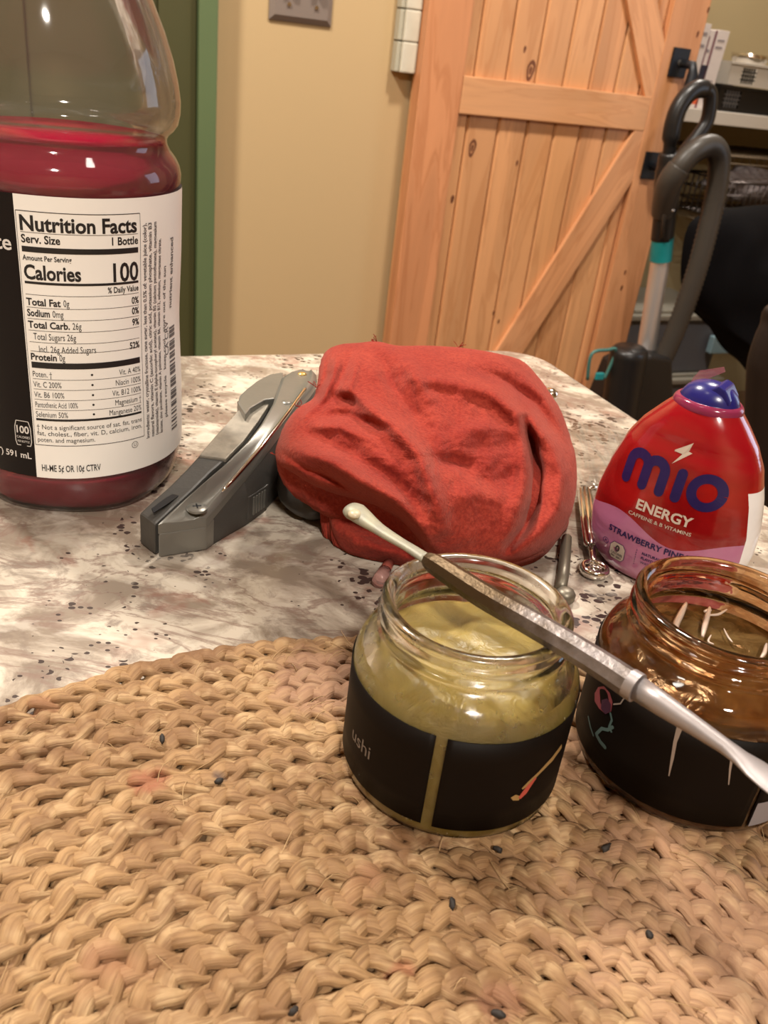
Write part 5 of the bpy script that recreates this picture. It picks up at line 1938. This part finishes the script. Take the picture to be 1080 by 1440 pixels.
# stations from the near end to the far end: left-edge point, right-edge point, height
KS = [((222, 738), (290, 728), .0120), ((234, 726), (302, 715), .0135), ((256, 706), (322, 691), .0165), ((285, 680), (346, 663), .0205), ((318, 652), (370, 634), .0240), ((346, 624), (391, 606), .0265), ((368, 596), (409, 583), .0280),
      ((384, 568), (424, 563), .0285), ((390, 548), (438, 546), .0285), ((396, 532), (446, 534), .0280), ((410, 523), (445, 526), .0275), ((424, 520), (440, 521), .0270)]
Ls = [PZ(l[0], l[1], T + z) for l, r, z in KS]
Rs = [PZ(r[0], r[1], T + z) for l, r, z in KS]
NK = len(KS)
SLAB = 0.0034


def loft(rows, close=True):
    n = len(rows[0])
    vs = [p for rw in rows for p in rw]
    fs = []
    for i in range(len(rows) - 1):
        for k in range(n):
            k2 = (k + 1) % n
            fs.append((i * n + k, i * n + k2, (i + 1) * n + k2, (i + 1) * n + k))
    if close:
        fs += [tuple(range(n))[::-1], tuple((len(rows) - 1) * n + k for k in range(n))]
    return vs, fs


def dn(p, d):
    return np.array([p[0], p[1], p[2] - d])


def setz(p, z):
    return np.array([p[0], p[1], T + z])


rows_ = []
for i in range(NK):
    L_, R_ = Ls[i], Rs[i]
    w = R_ - L_
    # cross-section: chamfered chrome spine along the right, slightly dished middle
    rows_.append([L_, L_ + w * 0.10 + np.array([0, 0, .0004]), dn(L_ + w * 0.45, 0.0002), dn(L_ + w * 0.72, 0.0001), L_ + w * 0.84 + np.array([0, 0, 0.0006]), dn(R_, 0.0004), dn(R_, SLAB), dn(L_, SLAB)])
vs, fs = loft(rows_)
MB().add(vs, fs).build('top_plate', m_kbody, kn, bevel=0.0003, bseg=1, auto=0.6)
rows_ = []
for i in range(1, NK):
    L_, R_ = Ls[i], Rs[i]
    w = R_ - L_
    zt2 = L_[2] - SLAB - 0.0001 - T
    belly = 0.0015 * math.sin(PI * min(1, (i - 1) / 7))
    n_out = np.cross(Rs[min(i + 1, NK - 1)] - Rs[i - 1], [0, 0, 1.0])
    n_out /= np.linalg.norm(n_out)
    zb2 = 0.0004 + (0.0 if i < 8 else (i - 7) * 0.0012)
    rows_.append([setz(L_ + w * 0.03, zt2), setz(R_ - w * 0.02, zt2), setz(R_ + n_out * belly, zt2 * 0.6), setz(R_ + n_out * belly * 0.6, zb2), setz(L_ + w * 0.05, zb2)])
vs, fs = loft(rows_)
MB().add(vs, fs).build('side_grip', m_kdark, kn, bevel=0.0005, bseg=2, auto=0.6)
# bright end cap at the near end
l0, r0 = Ls[0], Rs[0]
l1, r1_ = Ls[1], Rs[1]
ec = MB()
rows_ = [[dn(l0, SLAB + 0.0001), dn(r0, SLAB + 0.0001), setz(r0 + (r0 - l0) * 0.02, 0.0003), setz(l0, 0.0003)], [dn(l1, SLAB + 0.0001), dn(r1_, SLAB + 0.0001), setz(r1_, 0.0003), setz(l1, 0.0003)]]
vs, fs = loft(rows_)
ec.add(vs, fs).build('end_cap', m_kbody, kn, bevel=0.0005)
hl = MB().tube([dn(l0 + (r0 - l0) * 0.08, -0.0001), dn(l0 + (r0 - l0) * 0.5, -0.0001)], 0.0005, 8)
# polished spine line
mid = [Ls[i] + (Rs[i] - Ls[i]) * 0.84 + np.array([0, 0, 0.0004]) for i in range(2, 9)]
MB().tube(smooth_path(mid, 4), [0.0002] + [0.00075] * (len(smooth_path(mid, 4)) - 2) + [0.0002], 8).build('spine_edge', m_chrome, kn, smooth=True)
# screws
for (x, y, z, r, mt, nm) in ((277, 714, .0152, .0027, m_kbody, 'screw'), (425, 526, .0276, .0015, m_brass, 'brass_screw'), (403, 566, .0283, .0017, m_kbody, 'pivot')):
    P = PZ(x, y, T + z)
    sc_ = MB().lathe([(0, -0.0006), (r * 1.15, -0.0006), (r * 1.15, 0.0001), (r * 0.95, 0.0004), (r * 0.6, 0.0006), (0, 0.0006)], P, 28).build(nm, mt, kn, auto=0.5)
    if nm == 'screw':
        for an in (0.4, 0.4 + PI / 2):
            d = np.array([math.cos(an), math.sin(an), 0]) * r * 0.5
            MB().tube([P - d + np.array([0, 0, .0006]), P + d + np.array([0, 0, .0006])], 0.00025, 6).build('cross_slot', m_blackmetal, sc_)
# embossed thumb panel on the side
nrm_ = np.cross(Rs[4] - Rs[2], [0, 0, 1.0])
nrm_ /= np.linalg.norm(nrm_)
tdir = (Rs[4] - Rs[2])
tdir[2] = 0
tdir /= np.linalg.norm(tdir)
P0 = PN(362, 706, nrm_, Rs[3] + nrm_ * 0.0008)
mb = MB()
fr2 = lambda x, y, z: P0 + tdir * x + nrm_ * y + np.array([0, 0, z])
mb.box(-0.006, 0.006, -0.0022, 0.0004, -0.0045, 0.0045, fr2)
tpn = mb.build('thumb_panel', m_kdark, kn, bevel=0.0004)
for k in range(5):
    MB().box(-0.0035 + k * 0.0016, -0.0027 + k * 0.0016, 0.00045, 0.0008, -0.0034, 0.0034, fr2).build('rib', m_kbody, tpn)
# left scale: dark plastic near half and worn belt clip
KC = [((196, 722), (218, 738), .0115), ((215, 704), (246, 712), .0128), ((238, 684), (272, 688), .0148), ((262, 660), (296, 664), .0168), ((280, 640), (318, 645), .0185), ((302, 614), (343, 619), .0200), ((322, 592), (363, 592), .0212), ((338, 574), (380, 566), .0220), ((346, 562), (387, 549), .0225)]
rows_ = []
for l, r, z in KC[:5]:
    L_, R_ = PZ(*l, T + z), PZ(*r, T + z)
    rows_.append([L_, R_, setz(R_, 0.0006), setz(L_, 0.0006)])
vs, fs = loft(rows_)
MB().add(vs, fs).build('plastic_scale', m_kdark, kn, bevel=0.0008)
rows_ = []
for l, r, z in KC[4:]:
    L_, R_ = PZ(*l, T + z + 0.0006), PZ(*r, T + z + 0.0006)
    rows_.append([L_, R_, dn(R_, 0.0016), dn(L_, 0.0016)])
vs, fs = loft(rows_)
MB().add(vs, fs).build('belt_clip', m_kclip, kn, bevel=0.0004)
rows_ = []
for l, r, z in KC[4:]:
    L_, R_ = PZ(*l, T + z + 0.0006), PZ(*r, T + z + 0.0006)
    w = R_ - L_
    rows_.append([dn(L_ + w * 0.25, 0.0020), dn(R_, 0.0020), setz(R_, 0.0006), setz(L_ + w * 0.25, 0.0006)])
vs, fs = loft(rows_)
MB().add(vs, fs).build('inner_frame', m_kdark, kn, bevel=0.0004)
# slot mark on the plastic scale
P = [PZ(x, y, T + .0136) for x, y in ((213, 716), (232, 702), (248, 692), (252, 698), (232, 712), (216, 722))]
MB().add(P + [dn(p, -0.0003) for p in P], [tuple(range(6)), tuple(range(6, 12))] + [(i, (i + 1) % 6, 6 + (i + 1) % 6, 6 + i) for i in range(6)]).build('slot', m_blackmetal, kn)
# head with the blade holder
HD = [(334, 566), (337, 556), (348, 546), (362, 535), (380, 526), (398, 523), (400, 534), (392, 548), (388, 560), (372, 562), (352, 574), (345, 583)]
P = [PZ(x, y, T + .0245) for x, y in HD]
nh = len(P)
MB().add(P + [dn(p, 0.0040) for p in P], [tuple(range(nh)), tuple(range(2 * nh - 1, nh - 1, -1))] + [(i, (i + 1) % nh, nh + (i + 1) % nh, nh + i) for i in range(nh)]).build('blade_holder', m_kbody, kn, bevel=0.0006)
P = [PZ(x, y, T + .0195) for x, y in [(335, 567), (346, 580), (360, 575), (390, 556), (396, 540), (360, 545)]]
MB().add(P + [setz(p, 0.0006) for p in P], [tuple(range(6)), tuple(range(11, 5, -1))] + [(i, (i + 1) % 6, 6 + (i + 1) % 6, 6 + i) for i in range(6)]).build('head_core', m_kdark, kn, bevel=0.0006)
MB().tube(smooth_path([PZ(x, y, T + z) for x, y, z in ((336, 566, .020), (336, 576, .014), (338, 588, .008), (344, 584, .008), (346, 572, .017))], 4), 0.0007, 8).build('release_loop', m_chrome, kn, smooth=True)

bo = lump('shade_lump', tuple(PZ(436, 712, T) + np.array([0, 0, 0.0075])), 0.012, 0.017, 0.0085, m_kdark, 0.1, 12, 6, 4, rot=0.3, flat=-0.0073)  # made-up dark lump, stands in for the deep shade between knife and towel
tag(bo, 'dark rounded lump added as the shade under the left overhang of the towel', 'case')  # not a real case, the lump only stands in for shade
# ------------------------------------------------------------------ small metal things on the counter
# ring-ended pick with a knurled grip
rp = tag(empty('ring_pick', tuple(PZ(830, 760, T))), 'chrome pick with ribbed grip and ring end beside the red squeeze bottle', 'tool')
p0, p1_ = PZ(822, 690, T + .0042), PZ(832, 768, T + .0042)
d_ = (p1_ - p0)
ln = np.linalg.norm(d_)
d_ /= ln
u_ = np.cross(d_, [0, 0, 1.0])
u_ /= np.linalg.norm(u_)
v_ = np.cross(u_, d_)
mb = MB()
NR = 36
rowsr = []
for f, r in ((0, 0.0016), (0.02, 0.0024), (0.5, 0.0026), (0.96, 0.0024), (1, 0.0014)):
    rowsr.append([p0 + d_ * ln * f + (u_ * math.cos(2 * PI * k / NR) + v_ * math.sin(2 * PI * k / NR)) * (r + (0.00022 if k % 3 == 0 else -0.0001)) for k in range(NR)])
vs, fs = loft(rowsr)
MB().add(vs, fs).build('ribbed_grip', m_chrome, rp, auto=0.9)
hc = PZ(836, 801, T + 0.0022)
MB().tube([p1_, PZ(834, 785, T + .0038), hc + (p1_ - hc) * 0.25 + np.array([0, 0, 0.0004])], [0.0013, 0.0011, 0.0012], 12).build('shank', m_chrome, rp, smooth=True)


def torus(c, R_, r_, n=40, m=12, sq_=1.0):
    mb = MB()
    for i in range(n):
        for j in range(m):
            a, b = 2 * PI * i / n, 2 * PI * j / m
            mb.v.append((c[0] + (R_ + r_ * math.cos(b)) * math.cos(a), c[1] + (R_ + r_ * math.cos(b)) * math.sin(a), c[2] + r_ * sq_ * math.sin(b)))
    mb.f += [(i * m + j, ((i + 1) % n) * m + j, ((i + 1) % n) * m + (j + 1) % m, i * m + (j + 1) % m) for i in range(n) for j in range(m)]
    return mb


torus(hc, 0.0039, 0.0011, 48, 14, 1.5).build('ring', m_chrome, rp, smooth=True)
torus(hc, 0.0019, 0.0007, 36, 12).build('inner_ring', m_chrome, rp, smooth=True)
MB().lathe([(0, 0.0002), (0.0008, 0.0002), (0.0008, 0.0012), (0, 0.0014)], hc - np.array([0, 0, 0.001]), 16).build('hub', m_chrome, rp, smooth=True)
MB().lathe([(0, 0), (0.0012, 0), (0.0016, 0.0008), (0.001, 0.0018), (0, 0.002)], p0 + np.array([0, 0, -0.0005]), 16).build('knob', m_chrome, rp, smooth=True)
MB().tube([p0 + np.array([0, 0, 0.0004]), PZ(845, 683, T + .0042)], 0.0008, 8).build('cross_pin', m_chrome, rp, smooth=True)

# dark rod with a rounded foot
dr_ = tag(empty('dark_rod', tuple(PZ(797, 800, T))), 'dull dark metal rod with round foot between towel and wax jar', 'tool')
m_dull = nmat('dull_bronze_steel', (0.17, 0.15, 0.115), 0.42, metal=0.6, bump=(400, 0.2, 0.0004))
MB().tube([PZ(797, 757, T + .0030), PZ(793, 800, T + .0030), PZ(789, 826, T + .0030)], [0.0018, 0.0020, 0.0019], 14).build('shaft', m_dull, dr_, smooth=True)
fc = PZ(795, 838, T + 0.002)
MB().lathe([(0, -0.0017), (0.0026, -0.0017), (0.0031, -0.0008), (0.0031, 0.0010), (0.0024, 0.0021), (0.001, 0.0026), (0, 0.0026)], fc, 24).build('foot', m_dull, dr_, smooth=True)

# chrome knob showing behind the towel
kb = tag(empty('chrome_knob', tuple(PZ(770, 572, T))), 'small chrome knob peeking out behind the towel', 'knob')
kc = PZ(769, 574, T)
MB().lathe([(0, 0.0004), (0.0032, 0.0004), (0.0034, 0.0015), (0.0034, 0.0052), (0, 0.0052)], kc, 28).build('base', m_steel, kb, smooth=True)
MB().lathe([(0, 0.0053), (0.0038, 0.0053), (0.0041, 0.0065), (0.0036, 0.0088), (0.0018, 0.0100), (0, 0.0102)], kc, 28).build('cap', m_chrome, kb, smooth=True)

# little glass bead piece half under the towel
gb_ = tag(empty('glass_bit', tuple(PZ(533, 815, T))), 'small rosy glass bit lying at the towel foot, left of the wax jar', 'glass piece')
m_rose = nmat('rosy_glass', (0.85, 0.55, 0.50), 0.1, trans=0.8)
MB().tube([PZ(534, 818, T + .0027), PZ(541, 803, T + .0027)], [0.0025, 0.0022], 16).build('stub', m_rose, gb_, smooth=True)
MB().tube([PZ(541, 803, T + .0027), PZ(547, 792, T + .0029)], [0.0017, 0.0017], 14).build('copper_end', nmat('copper_red', (0.55, 0.16, 0.12), 0.3, metal=0.6), gb_, smooth=True)

# clear plastic bag lying flat between towel and red bottle
m_bag, g = newmat('clear_film', 0.1)
nt = m_bag.node_tree
tr = nt.nodes.new('ShaderNodeBsdfTransparent')
tr.inputs[0].default_value = (0.93, 0.93, 0.93, 1)
gl = nt.nodes.new('ShaderNodeBsdfGlossy')
gl.inputs['Roughness'].default_value = 0.16
mxs = nt.nodes.new('ShaderNodeMixShader')
mxs.inputs[0].default_value = 0.14
nt.links.new(tr.outputs[0], mxs.inputs[1])
nt.links.new(gl.outputs[0], mxs.inputs[2])
nt.links.new(mxs.outputs[0], nt.nodes['Material Output'].inputs[0])
cn = [PZ(x, y, T) for x, y in ((800, 590), (880, 610), (885, 690), (812, 712))]
N_ = 60
vs = []
for j in range(N_ + 1):
    for i in range(N_ + 1):
        u, v = i / N_, j / N_
        p = (cn[0] * (1 - u) + cn[1] * u) * (1 - v) + (cn[3] * (1 - u) + cn[2] * u) * v
        e = min(u, 1 - u, v, 1 - v)
        hgt = 0.0009 + 0.0016 * min(1, e * 6) * (0.6 + noise.fractal(Vector((u * 3.2, v * 2.2, 0.7)), 1, 2.2, 3))
        cre = abs(((u * 1.3 - v * 0.8 + 0.2 * noise.noise(Vector((u * 3, v * 3, 9)))) * 3.0) % 1 - 0.5)
        hgt += 0.0012 * max(0, 0.12 - cre) / 0.12 * min(1, e * 8)
        vs.append((p[0], p[1], T + max(0.0005, hgt)))
fs = [(j * (N_ + 1) + i, j * (N_ + 1) + i + 1, (j + 1) * (N_ + 1) + i + 1, (j + 1) * (N_ + 1) + i) for i in range(N_) for j in range(N_)]
tag(MB().add(vs, fs).build('plastic_bag', m_bag, smooth=True, fix=False), 'flat clear plastic bag on the granite between towel and red bottle', 'bag')

# ------------------------------------------------------------------ ceiling lamps and window (outside the frame, they give the light)
for i, (a, b, pw) in enumerate(LAMPS):
    o = tag(empty('recessed_lamp', tuple(W(a, b, HC))), kind='structure')
    mb = MB().lathe([(0.085, 0), (0.11, 0), (0.108, -0.006), (0.09, -0.01), (0.085, -0.004)], W(a, b, HC - 0.001), 32)
    mb.build('lamp_ring', m_white_wall, o, smooth=True)
wn = tag(empty('window_1', tuple(W(2.1, 0.35, 1.35))), kind='structure')
for (b0, b1, z0, z1) in ((0.02, 0.68, 0.90, 0.945), (0.02, 0.68, 1.755, 1.80), (0.02, 0.07, 0.946, 1.754), (0.63, 0.68, 0.946, 1.754)):
    MB().box(2.06, 2.11, b0, b1, z0, z1).build('window_frame', m_white_wall, wn, bevel=0.003)
struct('wall_window', MB().box(2.112, 2.2, -0.4, 1.1, 0, HC), m_wall)
print('objects', len(bpy.data.objects), 'tris ~', sum(len(o.data.polygons) for o in bpy.data.objects if o.type == 'MESH') * 2)
